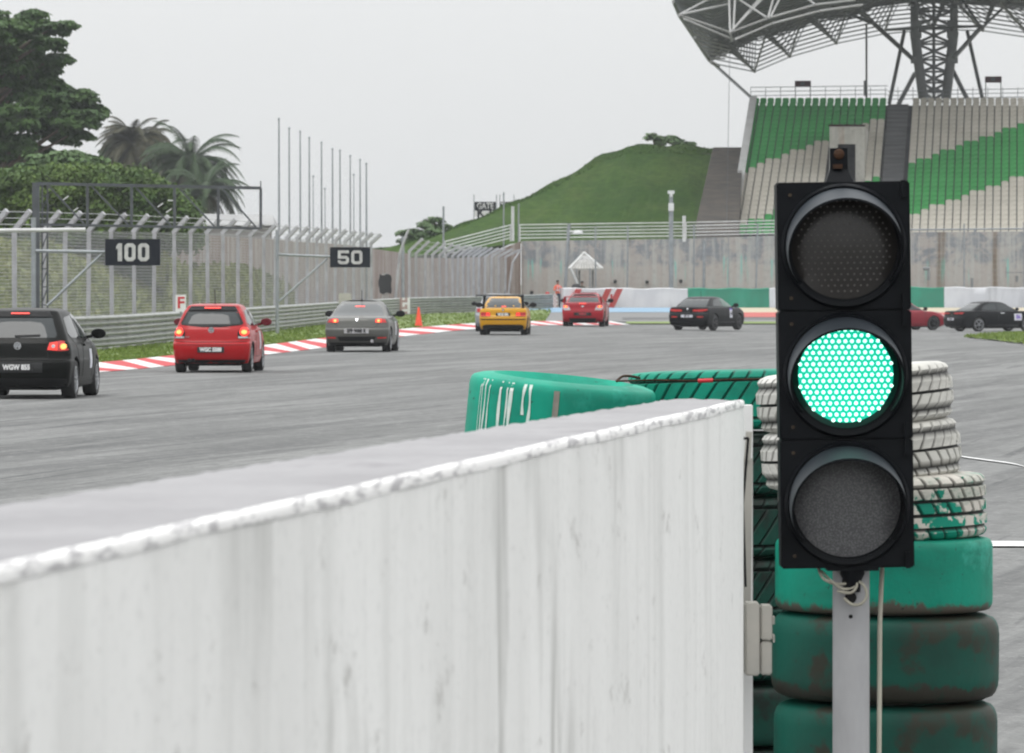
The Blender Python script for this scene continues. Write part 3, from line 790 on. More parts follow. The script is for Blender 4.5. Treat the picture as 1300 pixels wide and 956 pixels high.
# louvre pipes: eight zig-zag frames stepping forwards and up
B = [(903, 80), (958, 91), (1003, 72), (1062, 55), (1122, 43), (1185, 37), (1248, 39), (1310, 48), (1370, 62)]
lv = MB()
NF = 9
for k in range(NF):
    Y = 440 - 2.2 * k
    def sh(p, kk=k): 
        x, y = p
        return (x + (p[0] - 1185) * -.004 * kk, y - 5.6 * kk)
    pts = [sh(p) for p in B]
    for a, b in zip(pts, pts[1:]): lv.tube(A(*a, Y), A(*b, Y), .055, 6)
lv.build('louvre_pipes', M['dpipe'], cn)
vt = MB()
for j in range(1, len(B)):
    for k in range(8):
        Y = 439.5 - 2.2 * k
        bx_, by_ = B[j][0], B[j][1] - 4.6 * k
        Lx = B[j][0] - (45 if j > 1 else 52) + k * 4.6; Rx = B[j][0] + 3 + k * (2.0 if j == 1 else 3.6)
        bx2 = bx_ - 3.4 * k if j < 5 else bx_ + 1.2 * k
        hgt = 46 - k * 3.5
        if j == 1:
            vt.tube(A(bx2, by_, Y), A(bx2 + 1.5, by_ - hgt * .95, Y), .045, 5)
        else:
            vt.tube(A(bx2, by_, Y), A(bx2 + 22, by_ - hgt, Y), .05, 5)
        vt.tube(A(bx2, by_, Y), A(bx2 - 34, by_ - hgt * .60, Y), .045, 5)
vt.build('web_members', M['dpipe'], cn)
ch = MB()                                             # heavy folded chords running forwards
for j in range(1, len(B)):
    x, y = B[j]
    ch.tube(A(x, y, 440), A(x - 42, y - 46, 424), .11, 8)
    ch.tube(A(x, y, 440), A(x + 14, y - 46, 424), .07, 8)
ch.build('chord', M['dpipe'], cn)
# roof skin: ridged plates from the frames to the raised leading edge
sk = MB()
tip = [(856, -2), (864, 22), (900, 76), (930, 62), (960, 47), (1000, 39), (1035, 24), (1075, 22), (1110, 6), (1160, 0), (1220, 2), (1300, 8), (1380, 20)]
top = [(856, -3), (870, -8), (905, -22), (940, -35), (980, -48), (1020, -58), (1060, -66), (1100, -72), (1140, -76), (1180, -78), (1240, -78), (1310, -74), (1380, -66)]
rows_ = []
for i in range(7):
    t = i / 6; r_ = []
    for (x0, y0_), (x1, y1_) in zip(tip, top):
        Y = 436 - 52 * t
        r_.append(A(x0 + (x1 - x0) * t, y0_ + (y1_ - y0_) * t + (3 * math.sin(i * 2.2)), Y))
    rows_.append(r_)
V = [[sk.bm.verts.new(p) for p in r] for r in rows_]
for i in range(6):
    for j in range(len(tip) - 1): sk.bm.faces.new((V[i][j], V[i + 1][j], V[i + 1][j + 1], V[i][j + 1]))
g2 = bmesh.ops.extrude_face_region(sk.bm, geom=list(sk.bm.faces))
bmesh.ops.translate(sk.bm, verts=[v for v in g2['geom'] if isinstance(v, bmesh.types.BMVert)], vec=(0, 0, .35))
sk.build('roof_skin', M['roofm'], cn)
rb = MB()                                             # purlins under the skin
for i in range(22):
    t = i / 22
    pts = []
    for (x0, y0_), (x1, y1_) in zip(tip, top):
        Y = 435.4 - 52 * t; pts.append(A(x0 + (x1 - x0) * t, y0_ + (y1_ - y0_) * t + 2.4 + 3 * math.sin(t * 6 * 2.2), Y))
    for a, b in zip(pts, pts[1:]): rb.tube(a, b, .06, 5)
rb.build('purlins', M['dpipe'], cn)
pp = MB()
Yp = 382
for (a, b) in [((862, 19), (927, 41)), ((927, 41), (975, 23)), ((975, 23), (1035, 6)), ((1035, 6), (1085, 0)), ((927, 41), (925, -20)), ((931, 40), (934, -20)), ((928, 40), (978, -12)), ((930, 38), (968, -6)),
               ((862, 19), (905, -4)), ((866, 18), (925, 5)), ((975, 23), (985, -14)), ((978, 22), (996, -14)), ((973, 22), (930, -6)), ((927, 41), (929, 52)), ((1035, 6), (1000, -22)), ((980, 30), (1040, 14)), ((933, 50), (980, 30)),
               ((1040, 14), (1095, 6)), ((868, 24), (930, 50))]:
    pp.tube(A(*a, Yp), A(*b, Yp + 3), .075, 8)
pp.build('front_truss', M['pipe'], cn, smooth=60)
eg = MB(); 
for a, b in zip([(855, 2), (862, 19), (882, 48), (903, 79)], [(862, 19), (882, 48), (903, 79), (912, 84)]): eg.tube(A(*a, 404), A(*b, 412), .13, 8)
for k in range(9): eg.tube(A(866 + 4.4 * k, 24 + 6.2 * k, 415), A(940 - 2.5 * k, 46 + 3.6 * k, 430), .06, 5)
eg.build('edge_tube', M['pipe'], cn, smooth=60)
st = MB()
for a, b, r_ in [((905, 80), (955, 125), .11), ((1105, 26), (1160, 76), .17), ((1246, 34), (1211, 73), .17), ((1148, 40), (1129, 131), .14), ((1161, 94), (1141, 132), .17), ((1209, 88), (1227, 124), .17), ((1228, 40), (1247, 124), .14), ((1060, 10), (1108, 30), .12), ((1222, 0), (1246, 36), .1), ((1284, 0), (1246, 36), .1), ((1125, 38), (1248, 33), .1)]:
    st.tube(A(*a, 433), A(*b, 427), r_, 10)
st.build('strut', M['dpipe'], cn, smooth=60)
tw = MB()
for k in range(2):
    Y = 430 + 3 * k
    for a, b, r_ in [((1161, -30), (1161, 40), .30), ((1161, 40), (1172, 125), .36), ((1211, -30), (1211, 40), .30), ((1211, 40), (1201, 125), .36), ((1185.5, -30), (1185.5, 125), .12)]:
        tw.tube(A(*a, Y), A(*b, Y), r_, 12)
    ys = [-10, 14, 36, 56, 76, 91, 105, 117]
    for y in ys:
        t = max(0, (y - 40) / 85); xl, xr = 1163 + 9 * t, 1209 - 9 * t
        tw.tube(A(xl, y, Y), A(xr, y, Y), .08, 6)
        tw.tube(A(xl, y, Y), A(1185.5, y + 9, Y), .10, 6); tw.tube(A(xr, y, Y), A(1185.5, y + 9, Y), .10, 6)
        tw.tube(A(xl, y + 19 - 7 * t, Y), A(1185.5, y + 9, Y), .10, 6); tw.tube(A(xr, y + 19 - 7 * t, Y), A(1185.5, y + 9, Y), .10, 6)
        tw.tube(A(xl, y, Y), A(1185.5, y - 5, Y), .07, 6); tw.tube(A(xr, y, Y), A(1185.5, y - 5, Y), .07, 6)
for y in (30, 44, 76): tw.box(A(1163, y, 430), (.75, .8, .5)); tw.box(A(1209, y, 430), (.75, .8, .5))
tw.build('lattice_tower', M['dpipe'], cn, smooth=50)
mb = MB(); mb.tube(at(926.5, 66, 400), at(922, 305, 386), .018, 5); tag(mb.build('hanging_cable', M['dsteel']), 'thin cable hanging from the roof tip down to the stairs', 'cable')

# ================================================================ tyre barriers along the far side
def barrier(x0, x1, y0_, y1_, Y0, Y1, mat, label, top=366.3, n=None, y1b=None):
    a, b = at(x0, top, Y0), at(x1, y1b or top, Y1)
    L = Vector((b.x - a.x, b.y - a.y, 0)); e = empty('tyre_barrier', (a.x, a.y, gz(a.x, a.y) - .02), label, 'tyre barrier', 'belt covered tyre barriers around the corner')
    nseg = max(6, int(L.length / .35)); h = a.z - e.location.z
    mb = MB(); rows = []
    nr = L.normalized(); nn = Vector((nr.y, -nr.x, 0))
    for i in range(nseg + 1):
        t = i / nseg; p = L * t; hh = h + .03 * math.sin(i * .9) + rnd.uniform(-.012, .012)
        rows.append([mb.bm.verts.new(p + nn * (o + rnd.uniform(-.025, .025)) + Vector((0, 0, z))) for o, z in [(.0, -.1), (.03, hh * .3), (.0, hh * .65), (.02, hh * .97), (-.05, hh), (-.85, hh), (-.9, hh * .9), (-.9, -.1)]])
    for i in range(nseg):
        for k in range(7): mb.bm.faces.new((rows[i][k], rows[i + 1][k], rows[i + 1][k + 1], rows[i][k + 1]))
    mb.bm.faces.new(rows[0]); mb.bm.faces.new(rows[-1][::-1])
    mb.build('belt', mat, e, smooth=50)
    ty = MB()
    for i in range(max(1, int(L.length / .62))):
        p = L.normalized() * (.31 + .62 * i) - nn * .42
        ty.lathe([(.12, 0), (.28, 0), (.29, .1), (.28, .2), (.12, .2), (.12, 0)], 14, at=p + Vector((0, 0, h - .24)))
    ty.build('tyre_row', M['tyre'], e)
    return e, h
BX = [(715, 781, 370, 371, 'bwhite', 'white end section of the tyre barrier painted with red stripes'), (781.2, 873, 371, 372, 'bwhite', 'plain white tyre barrier left of the green section'), (873.2, 976.5, 372, 373, 'bgreen', 'green tyre barrier behind the black car near the lamp post'),
      (976.7, 1146, 373, 373, 'bwhite', 'white tyre barrier mostly hidden behind the traffic light'), (1146.2, 1198.5, 373, 373, 'bgreen', 'short green tyre barrier right of the traffic light'), (1198.7, 1330, 373, 372, 'bwhite', 'grey smudged white tyre barrier at the right edge')]
for x0, x1, Ya, Yb_, mt, lab in BX:
    e, h = barrier(x0, x1, 0, 0, Ya, Yb_, M[mt], lab, top=366.0 if x0 < 1100 else 364.8)
    if x0 == 715:
        e_ = .07
        for px0 in (719, 757, 771):
            st_ = MB()
            a = at(px0, 392, Ya - e_) - e.location; b = at(px0 + 12, 366.6, Ya - e_) - e.location; w_ = .40
            q = [a, a + Vector((w_, 0, 0)), b + Vector((w_, 0, 0)), b]
            vs = [st_.bm.verts.new(p) for p in q] + [st_.bm.verts.new(p + Vector((0, .3, 0))) for p in q]
            for f in ((0, 1, 2, 3), (0, 4, 5, 1), (1, 5, 6, 2), (2, 6, 7, 3), (3, 7, 4, 0)): st_.bm.faces.new([vs[i] for i in f])
            st_.build('red_stripe', M['bred'], e)
mb = MB(); a, b = at(775, 366, 366), at(777.5, 393, 366)
mb.box(((a.x + b.x) / 2, 366, (a.z + b.z) / 2 - .2), (.16, .3, 1.0)); tag(mb.build('marker_board', M['bred']), 'narrow red marker board beside the red striped barrier', 'marker')
# small white chequered panel by the marshal
mb = MB(); 
a, b = at(696, 373, 368), at(707, 392, 368); nx, nz = 6, 8
for i in range(nx):
    for j in range(nz):
        x0 = a.x + (b.x - a.x) * i / nx; x1 = a.x + (b.x - a.x) * (i + 1) / nx; z0 = b.z + (a.z - b.z) * j / nz; z1 = b.z + (a.z - b.z) * (j + 1) / nz
        mb.box(((x0 + x1) / 2, 367, (z0 + z1) / 2), (x1 - x0, .05, z1 - z0), None, (i + j) % 2)
tag(mb.build('mesh_panel', [pm('pink panel', (0.42, 0.24, 0.22)), M['white']]), 'pale chequered panel at the guard rail end beside the marshal', 'panel')
mb = MB(); p = at(515.5, 0, 320)
for i in range(4):
    for j in range(7):
        q = at(509 + i * 3.3, 379.5 + j * 2.9, 312); mb.box(q, (3.3 / F * 312, .04, 2.9 / F * 312), None, (i * 3 + j * 2 + (i * j) % 3) % 2)
tag(mb.build('mesh_panel', [pm('faded pink panel', (0.40, 0.27, 0.25)), M['white']]), 'pale mottled panel fixed on the guard rail right of the grey car', 'panel')
# ================================================================ fences with bent concrete posts
def interp(tab, x):
    for (a, b), (c, d) in zip(tab, tab[1:]):
        if x <= c: return b + (d - b) * (x - a) / (c - a)
    return tab[-1][1]
def bent_fence(name, xs, ytab, bend, tip, pw, label, z0=-.1, wires=(3.4, .105), mat=None):
    p0 = at(xs[0], 355, interp(ytab, xs[0])); e = empty(name, (p0.x, p0.y, 0), label, 'fence'); o_ = e.location.copy()
    B_ = []
    for i, px in enumerate(xs):
        Y = interp(ytab, px); b = at(px, interp(bend, px), Y); dx, dy = tip(px)
        t = at(px + dx, interp(bend, px) - dy, Y - .25); w_ = pw
        mb = MB(); lean = rnd.uniform(-.04, .04)
        f = Vector((b.x - lean, b.y, z0))
        mb.bar(f - o_, b - o_, w_, w_ * .8); mb.bar(b - o_ - (t - b).normalized() * w_ * .3, t - o_, w_ * .9, w_ * .75)
        mb.build('post', mat or M['post'], e); B_.append((b, t))
    mb = MB(); zt = wires[0]
    for (b, t), (b2, t2) in zip(B_, B_[1:]):
        h = b.z - .3; n = int(h / wires[1])
        for k in range(n + 1):
            z = .25 + h * k / n
            mb.box(((b.x + b2.x) / 2 - o_.x, (b.y + b2.y) / 2 - o_.y, z * (1 if k < n else 1)), ((b2 - b).xy.length * 1.002, .008, .014), Matrix.Rotation(math.atan2(b2.y - b.y, b2.x - b.x), 3, 'Z'))
        L = (b2 - b).xy.length; m_ = max(2, int(L / .22))
        for k in range(m_):
            u = k / m_; q = b.lerp(b2, u); mb.box((q.x - o_.x, q.y - o_.y, (q.z + .1) / 2), (.008, .008, q.z - .1))
        for k in range(1, 4):
            u = k / 3.2; mb.tube(b.lerp(t, u) - o_, b2.lerp(t2, u) - o_, .012, 4)
    mb.build('wire_mesh', M['wire'], e)
    return e
xs1 = [-40, -12, 18, 56, 83, 113, 141, 170, 196, 221, 242, 263, 283, 302, 318, 335, 350, 364, 377, 390, 402, 414, 426, 438, 449, 460, 471]
bent_fence('catch_fence', xs1, [(-40, 168), (18, 176), (335, 240), (480, 292)], [(-40, 293), (18, 293), (113, 293), (283, 296), (345, 302), (410, 304), (471, 309)],
           lambda x: (21 - max(0, x) * .017, 26 - max(0, x) * .03), .165, 'long wire fence on concrete posts with bent tops, behind the 100 and 50 boards')
xs2 = [519.5, 528, 540, 549, 558, 566.5, 574.5, 581.5, 588, 594.5, 601, 608, 616, 624, 633, 642]
bent_fence('catch_fence', xs2, [(519, 330), (642, 378)], [(519, 319), (528, 322), (580, 325), (642, 326)], lambda x: (17, 16 - (x - 520) * .06), .16, 'shorter wire fence with closely spaced bent posts in front of the brown sloping wall', z0=0)
# right-hand catch fence: thin poles and wires in front of the retaining wall
e = empty('catch_fence', (at(716, 355, 378).x, 378, 0), 'tall thin wire fence on slim poles above the tyre barriers', 'fence'); oe = e.location.copy()
pls = [(716, 722.5, 284, .11), (756, 756, 288, .05), (796, 797, 286, .05), (880.5, 881, 285, .055), (893, 894, 306, .09), (925, 925, 300, .03), (959, 962, 284, .06), (1020, 1021, 284, .05), (1095, 1095, 284, .05), (1224, 1224, 284, .05), (1300, 1300, 282, .05), (1370, 1370, 282, .05)]
for x0, x1, yt, r_ in pls:
    a = at(x0, 388, 378); b = at(x1, yt, 378); a.z = 0.1
    mb = MB(); mb.tube(a - oe, b - oe, r_, 8); mb.build('post', M['steel'], e, smooth=60)
mb = MB()
for k in range(15):
    y = 288 + k * 6.9
    mb.bar(at(700, y, 378) - oe, at(1400, y - 1, 378) - oe, .012)
for k in range(72): mb.bar(at(700 + k * 9.8, 388, 378) - oe, at(700 + k * 9.8, 288, 378) - oe, .009)
mb.build('wire_mesh', M['wire'], e)
# leaning stays
for k, (a, b, c, r_, lab) in enumerate([((500, 372), (507.5, 322), (519, 290), .075, 'leaning grey post with a bent top beside the black covered box'),
                                 ((643, 372), (650.5, 334), (661, 317), .075, 'leaning grey post with a bent top in front of the wall corner')]):
    Y = [318, 380][k]; p0 = at(a[0], a[1], Y); p0.z = 0
    mb = MB(); mb.tube(p0, at(*b, Y), r_, 8); mb.tube(at(*b, Y), at(*c, Y), r_ * .9, 8); tag(mb.build('leaning_post', M['post'], smooth=60), lab, 'post')
for px, yt, Y, r_, lab in [(511.5, 300, 322, .09, 'plain upright steel pole just right of the black covered box'), (563, 262, 384.3, .07, 'thin dark pole on the hill edge above the bent posts'), (639.5, 244, 386, .05, 'thin dark pole beside the gate board on the hill'), (658.5, 258, 386, .05, 'thin grey pole standing in the gap between the white railings'),
                       (657, 330, 384.4, .12, 'dark drain pipe on the corner of the retaining wall')]:
    p = at(px, yt, Y); mb = MB(); mb.tube((p.x, p.y, 0), p, r_, 8); tag(mb.build('pole', M['steel'] if yt != 330 else M['dsteel'], smooth=60), lab, 'pole')
# lamp / camera mast
px = 852; p = at(px, 243, 376); e = empty('camera_mast', (p.x, p.y, .1), 'grey steel mast carrying a small camera, in front of the hill', 'mast'); oe = e.location.copy()
mb = MB(); mb.tube((0, 0, 0), p - oe - Vector((0, 0, 1.2)), .15, 12); mb.tube(p - oe - Vector((0, 0, 1.25)), p - oe, .12, 12); mb.build('pole', M['steel'], e, smooth=60)
mb = MB(); q = p - oe; mb.box(q + Vector((0, -.1, -.05)), (.42, .5, .2)); mb.tube(q + Vector((0, -.3, -.35)), q + Vector((0, -.3, -.15)), .10, 10); mb.box(q + Vector((0, -.15, -1.0)), (.34, .2, .5)); mb.build('camera', M['wsteel'], e)
# small floodlight-like camera on the leaning fence pole
mb = MB(); q = at(734, 295, 377.5); mb.tube(at(723, 294, 377.8), q, .04, 6); mb.lathe([(0, .16), (.2, .14), (.32, .0), (.34, -.1), (0, -.08)], 14, at=q)
tag(mb.build('loudspeaker', M['wsteel'], smooth=50), 'small pale horn lamp on the leaning pole above the shelter', 'lamp')

# ---------------------------------------------------------------- flagpoles
fl = [(354.5, 151, .10), (367.5, 163, .085), (381.5, 167, .085), (393, 175, .085), (398, 224, .05), (408.5, 181, .085), (413, 240, .05), (422.5, 189, .085), (432, 191, .085), (445, 198, .075), (449.5, 222, .05), (457.5, 203, .08), (465.5, 208, .09)]
words = ['leftmost and tallest of the row', 'second from the left', 'third from the left', 'fourth from the left', 'fifth from the left, thin and short', 'sixth from the left', 'seventh from the left, shortest', 'eighth from the left', 'ninth from the left', 'tenth from the left', 'eleventh from the left, thin', 'twelfth from the left', 'rightmost']
for (px, yt, r_), wd in zip(fl, words):
    Y = 345; b = at(px, 340, Y); t = at(px - .4, yt, Y)
    mb = MB(); mb.tube((b.x, b.y, -.1), t, r_ * .85, 8, r_ * .45); mb.lathe([(0, -.06), (.09, 0), (0, .1)], 8, at=t)
    tag(mb.build('flagpole', M['steel'], smooth=60), 'bare flagpole behind the fence, %s' % wd, 'flagpole', 'bare flagpoles behind the fence')

# ---------------------------------------------------------------- distance boards
def digit(ch_, o_, w_, h, t, par):
    """block numerals with cut corners, drawn as thick plates"""
    k = t * .75; mb = MB()
    def ring(P, Q):
        n = len(P)
        f = [mb.bm.verts.new(o_ + Vector((x, 0, z))) for x, z in P]; g = [mb.bm.verts.new(o_ + Vector((x, 0, z))) for x, z in Q]
        for i in range(n): mb.bm.faces.new((f[i], f[(i + 1) % n], g[(i + 1) % n], g[i]))
    def plate(P): mb.bm.faces.new([mb.bm.verts.new(o_ + Vector((x, 0, z))) for x, z in P])
    def oct_(x0, z0, x1, z1, c): return [(x0 + c, z0), (x1 - c, z0), (x1, z0 + c), (x1, z1 - c), (x1 - c, z1), (x0 + c, z1), (x0, z1 - c), (x0, z0 + c)]
    if ch_ == '0': ring(oct_(0, 0, w_, h, k), oct_(t, t, w_ - t, h - t, k * .35))
    elif ch_ == '1': plate([(w_ - t * 1.15, 0), (w_, 0), (w_, h), (w_ - t, h), (0, h - t * .9), (0, h - t * 1.7), (w_ - t * 1.15, h - t * 1.25)])
    elif ch_ == '5':
        m = h * .60
        plate([(0, h), (w_, h), (w_, h - t), (0, h - t)]); plate([(0, h - t), (t, h - t), (t, m - t), (0, m - t)])
        plate([(t, m), (w_ - k, m), (w_, m - k), (w_ - t, m - t), (t, m - t)]); plate([(w_, m - k), (w_, k), (w_ - t, t), (w_ - t, m - t)])
        plate([(w_, k), (w_ - k, 0), (k, 0), (0, k), (t, t), (w_ - t, t)]); plate([(0, k), (0, h * .28), (t, h * .28), (t, t)])
    g = bmesh.ops.extrude_face_region(mb.bm, geom=list(mb.bm.faces)); bmesh.ops.translate(mb.bm, verts=[v for v in g['geom'] if isinstance(v, bmesh.types.BMVert)], vec=(0, .006, 0))
    return mb.build('numeral', M['letterg'], par)
def dist_board(px0, px1, y0_, y1_, Y, s_, label, polex, arm_y, diag, poletop, sx):
    p = at(polex, 355, Y); e = empty('distance_board', (p.x, p.y, 0), label, 'distance sign', 'braking distance boards'); oe = e.location.copy()
    a, b = at(px0, y0_, Y - .1), at(px1, y1_, Y - .1); c = (a + b) / 2
    mb = MB(); mb.box(c - oe, (b.x - a.x, .05, a.z - b.z)); bd = mb.build('board', M['black'], e)
    dh = (a.z - b.z) * .68; dw = dh * (.62 if s_ == '100' else .80); gap = dw * .22; cw = {'1': .52}
    tw_ = sum(dw * cw.get(q, 1) for q in s_) + gap * (len(s_) - 1); x0 = c.x - oe.x - tw_ / 2
    for q in s_:
        w_ = dw * cw.get(q, 1); digit(q, Vector((x0, c.y - oe.y - .03, c.z - oe.z - dh / 2)), w_, dh, dh * .205, bd); x0 += w_ + gap
    mb = MB(); mb.tube(at(polex, arm_y[0], Y) - oe, at(px0 + 3, arm_y[1], Y) - oe, .045, 8); mb.tube(at(*diag[0], Y) - oe, at(*diag[1], Y) - oe, .04, 8); mb.build('arm', M['steel'], e, smooth=60)
    mb = MB(); mb.tube((0, 0, 0), at(polex, poletop, Y) - oe, .065, 8); mb.build('pole', M['steel'], e, smooth=60)
dist_board(133.5, 203.5, 303.5, 337, 158, '100', 'black board reading 100 on an arm over the guard rail', 42.5, (318.5, 320), ((60, 388), (130, 322)), 276, 1.22)
dist_board(419, 470, 313.8, 339.5, 208, '50', 'black board reading 50 on an arm over the guard rail', 352, (323, 326), ((352, 385), (416, 328)), 292, 1.3)
# F marker
p = at(229.5, 385, 176); mb = MB(); mb.box(p + Vector((0, 0, 0)), (.31, .03, .50)); e = tag(mb.build('marker_sign', M['white']), 'small white sign with a red letter F on the guard rail', 'sign')
mb = MB(); mb.box((p.x, p.y + .05, p.z / 2 - .1), (.05, .05, p.z - .2 + .2)); mb.build('post', M['steel'], e)
text('letter', 'F', .48, M['redl'], e, stand(p + Vector((0, -.02, 0))), off=.010, sx=1.05)
# overhead truss gantry
e = empty('gantry', (at(46, 355, 162).x, 162, 0), 'dark steel gantry: two uprights carrying a long horizontal truss above the left fence', 'gantry'); oe = e.location.copy(); Yg = 162
def g_(x, y, dy=0): return at(x, y, Yg + dy) - oe
mb = MB(); mb.bar((0, 0, 0), g_(45.5, 232), .15, .2); mb.build('upright', M['dsteel'], e)
mb = MB(); a = g_(57, 232, 1.0); 
for dx in (-.075, .075): mb.bar((a.x + dx, a.y, 0), (a.x + dx, a.y, a.z), .045, .06)
z = .3
while z < a.z - .5: mb.bar((a.x - .08, a.y, z), (a.x + .08, a.y, z + .45), .03); mb.bar((a.x - .08, a.y, z + .45), (a.x + .08, a.y, z + .45), .03); z += .5
mb.build('lattice_upright', M['dsteel'], e)
mb = MB(); mb.bar(g_(45, 233), g_(331.5, 238.8), .085, .1); mb.bar(g_(50, 285), g_(331, 290), .07, .1)
ux = [111, 167, 221.5, 277, 331]
for x in ux: t = (x - 45) / 286; mb.bar(g_(x, 233 + 6 * t), g_(x, 285.5 + 4.8 * t), .075)
for x, x2 in zip([62, 117, 173, 228, 283], [107, 163, 217, 272, 325]): t = (x - 45) / 286; mb.bar(g_(x, 236 + 6 * t), g_(x2, 284 + 5 * t), .045)
mb.bar(g_(331, 238), g_(331, 230), .03); mb.build('truss', M['dsteel'], e)
for x, y, dx, dy_ in [(80, 254, 7, 5), (92, 269, 7, 5), (200, 263, 7, 5), (211, 270, 7, 5), (213, 254.5, 9, 0)]:
    mb = MB(); mb.tube(g_(x, y), g_(x + dx, y - dy_), .015, 6); mb.build('bracket', M['wsteel'], e)
mb = MB(); a, b = at(-90, 293.5, 150), at(108.5, 291.5, 150); mb.tube(a, b, .05, 10); mb.tube((a.x, a.y, 0), (a.x, a.y, a.z + .05), .08, 10)
tag(mb.build('pale_boom', M['wsteel'], smooth=60), 'pale horizontal pipe reaching in from the left edge below the gantry truss', 'pipe')

# gate boards on the hill
p = at(615, 257, 400)
def gate(px0, px1, y0_, y1_, ym, l1, l2, label):
    a, b = at(px0, y0_, 420), at(px1, y1_, 420); e = empty('gate_sign', ((a.x + b.x) / 2, 420, 5.5), label, 'sign', 'gate boards behind the hill'); oe = e.location.copy()
    m_ = at(0, ym, 420).z
    mb = MB(); mb.box(Vector((0, 0, (a.z + m_) / 2 - oe.z)), (b.x - a.x, .1, a.z - m_)); u = mb.build('upper_board', M['black'], e)
    mb = MB(); mb.box(Vector((0, 0, (b.z + m_ - .01) / 2 - oe.z)), (b.x - a.x, .1, m_ - b.z - .01)); l = mb.build('lower_board', M['white'], e)
    text('lettering', l1, (a.z - m_) * .98, M['letter'], u, stand((0, -.06, (a.z + m_) / 2 - oe.z)), off=.01, sx=.78)
    text('lettering', l2, (a.z - m_) * 1.9, M['black'], l, stand((0, -.06, (b.z + m_) / 2 - oe.z)), off=.02, sx=.9)
    for s_ in (-1, 1):
        mb = MB(); mb.tube((s_ * (b.x - a.x) * .53, 0, 0), (s_ * (b.x - a.x) * .53, 0, at(0, 247, 420).z - oe.z), .035, 6); mb.build('post', M['steel'], e)
gate(602.5, 629.5, 256.3, 275, 267.5, 'GATE', 'K1', 'board reading GATE K1 half hidden by the hill slope')
gate(635, 652, 256.3, 275, 266.5, 'TUN', 'K1', 'second smaller board at the hill slope behind thin poles, right of the gate board')

# shelter hut
p = at(743.5, 388, 381); e = empty('shelter', (p.x, 381, .15), 'small open shelter with a pale pointed roof behind the barrier', 'shelter'); oe = e.location.copy()
def h_(x, y, dy=0): return at(x, y, 381 + dy) - oe
mb = MB(); top_ = [h_(741.5, 320.5, .9)]; c4 = [h_(722, 341, 0), h_(765.5, 341, 0), h_(763, 338.5, 1.8), h_(725, 338.5, 1.8)]
vt_ = mb.bm.verts.new(top_[0]); vs = [mb.bm.verts.new(q) for q in c4]; lo_ = [mb.bm.verts.new(q - Vector((0, 0, .10))) for q in c4]
for i in range(4): mb.bm.faces.new((vt_, vs[i], vs[(i + 1) % 4])); mb.bm.faces.new((vs[i], vs[(i + 1) % 4], lo_[(i + 1) % 4], lo_[i]))
mb.bm.faces.new(lo_); rf = mb.build('roof', M['thatch'], e)
mb = MB()
for a_, b_2 in [((741.5, 320.5, .85), (722, 341, -.02)), ((741.5, 320.5, .85), (765.5, 341, -.02))]: mb.tube(h_(*a_), h_(*b_2), .07, 6)
for k in range(11): x = 724 + k * 3.9; yy = 321 + abs(x - 741.5) * .86; mb.tube(h_(741.5 + (x - 741.5) * .25, 325, .65 ), h_(x, 341, -.03), .022, 5)
mb.build('ridge', M['white'], rf)
for x, dy in [(732, 0), (735.5, 1.6), (749, 0), (752.5, 1.6)]:
    mb = MB(); q = h_(x, 341, dy); mb.bar((q.x, q.y, 0), q, .12); mb.build('post', M['dpipe'], e)
mb = MB(); mb.tube(at(724, 340, 379), at(738, 372, 379), .09, 8); tag(mb.build('leaning_pole', M['wsteel'], smooth=60), 'pale pole leaning against the shelter roof', 'pole')
for x, y in [(649, 372), (674, 369), (704, 355), (704.5, 372), (781, 357.5), (822, 358), (865, 357)]:
    pass
mb = MB()
for x, y in [(675, 371.5), (781, 357.5), (821.5, 358), (864.5, 357)]: q = at(x, y, 384.4); mb.tube(q, q + Vector((0, .5, 0)), .12, 10)
d_ = mb.build('drain_holes', M['trim'])
d_.parent = [o for o in COL.objects if o.get('label', '').startswith('high stained')][0]
mb = MB()
for x, y, h in [(1179, 340, 16), (1234, 353, 12), (1291, 350, 8)]:
    a, b = at(x, y, 384.5), at(x, y + h, 384.5); mb.tube(a, b, .09, 8)
mb.bar(at(1277, 346, 384.4), at(1305, 346, 384.4), .06); mb.bar(at(1277, 339, 384.4), at(1277, 352, 384.4), .05)
mb.tube(at(1172, 341, 384), at(1180, 341, 384), .12, 8)
d_ = mb.build('pipe_fittings', M['dpipe']); d_.parent = [o for o in COL.objects if o.get('label', '').startswith('high stained')][0]

# covered camera box and cone
p = at(489.5, 375, 318); e = empty('covered_box', (p.x, 318, 0), 'black tarpaulin covered box on a white stand behind the guard rail', 'covered box'); oe = e.location.copy()
mb = MB(); c = at(489, 360.5, 318) - oe; mb.box(c, (.66, .5, 1.0)); bmesh.ops.subdivide_edges(mb.bm, edges=mb.bm.edges, cuts=4, use_grid_fill=True)
for v in mb.bm.verts:
    d = v.co - c; k = 1 + .08 * math.sin(d.z * 9 + d.x * 14) * (1 if abs(d.z) < .5 else .5); v.co = c + Vector((d.x * k * (1.03 - .12 * (abs(d.z) / .5) ** 4), d.y * k, d.z + .05 * math.sin(d.x * 13)))
mb.build('tarpaulin', M['tarp'], e, smooth=50)
mb = MB(); mb.box(c + Vector((0, -.02, .53)), (.3, .3, .10)); mb.build('cap', M['conc'], e)
mb = MB()
for s_ in (-1, 0, 1): mb.tube(c + Vector((s_ * .08, 0, -.45)), (s_ * .35, .2 * (1 - abs(s_)), 0), .03, 6)
mb.build('stand', M['white'], e)
q = G(531.5, 415.6); e = empty('traffic_cone', (q.x, q.y, gz(q.x, q.y) + .03), 'orange traffic cone on the grass verge right of the grey car', 'cone')
mb = MB(); mb.lathe([(.165, .02), (.15, .06), (.035, .78), (.03, .80), (0, .80)], 24); mb.build('cone_body', M['orange'], e, smooth=40)
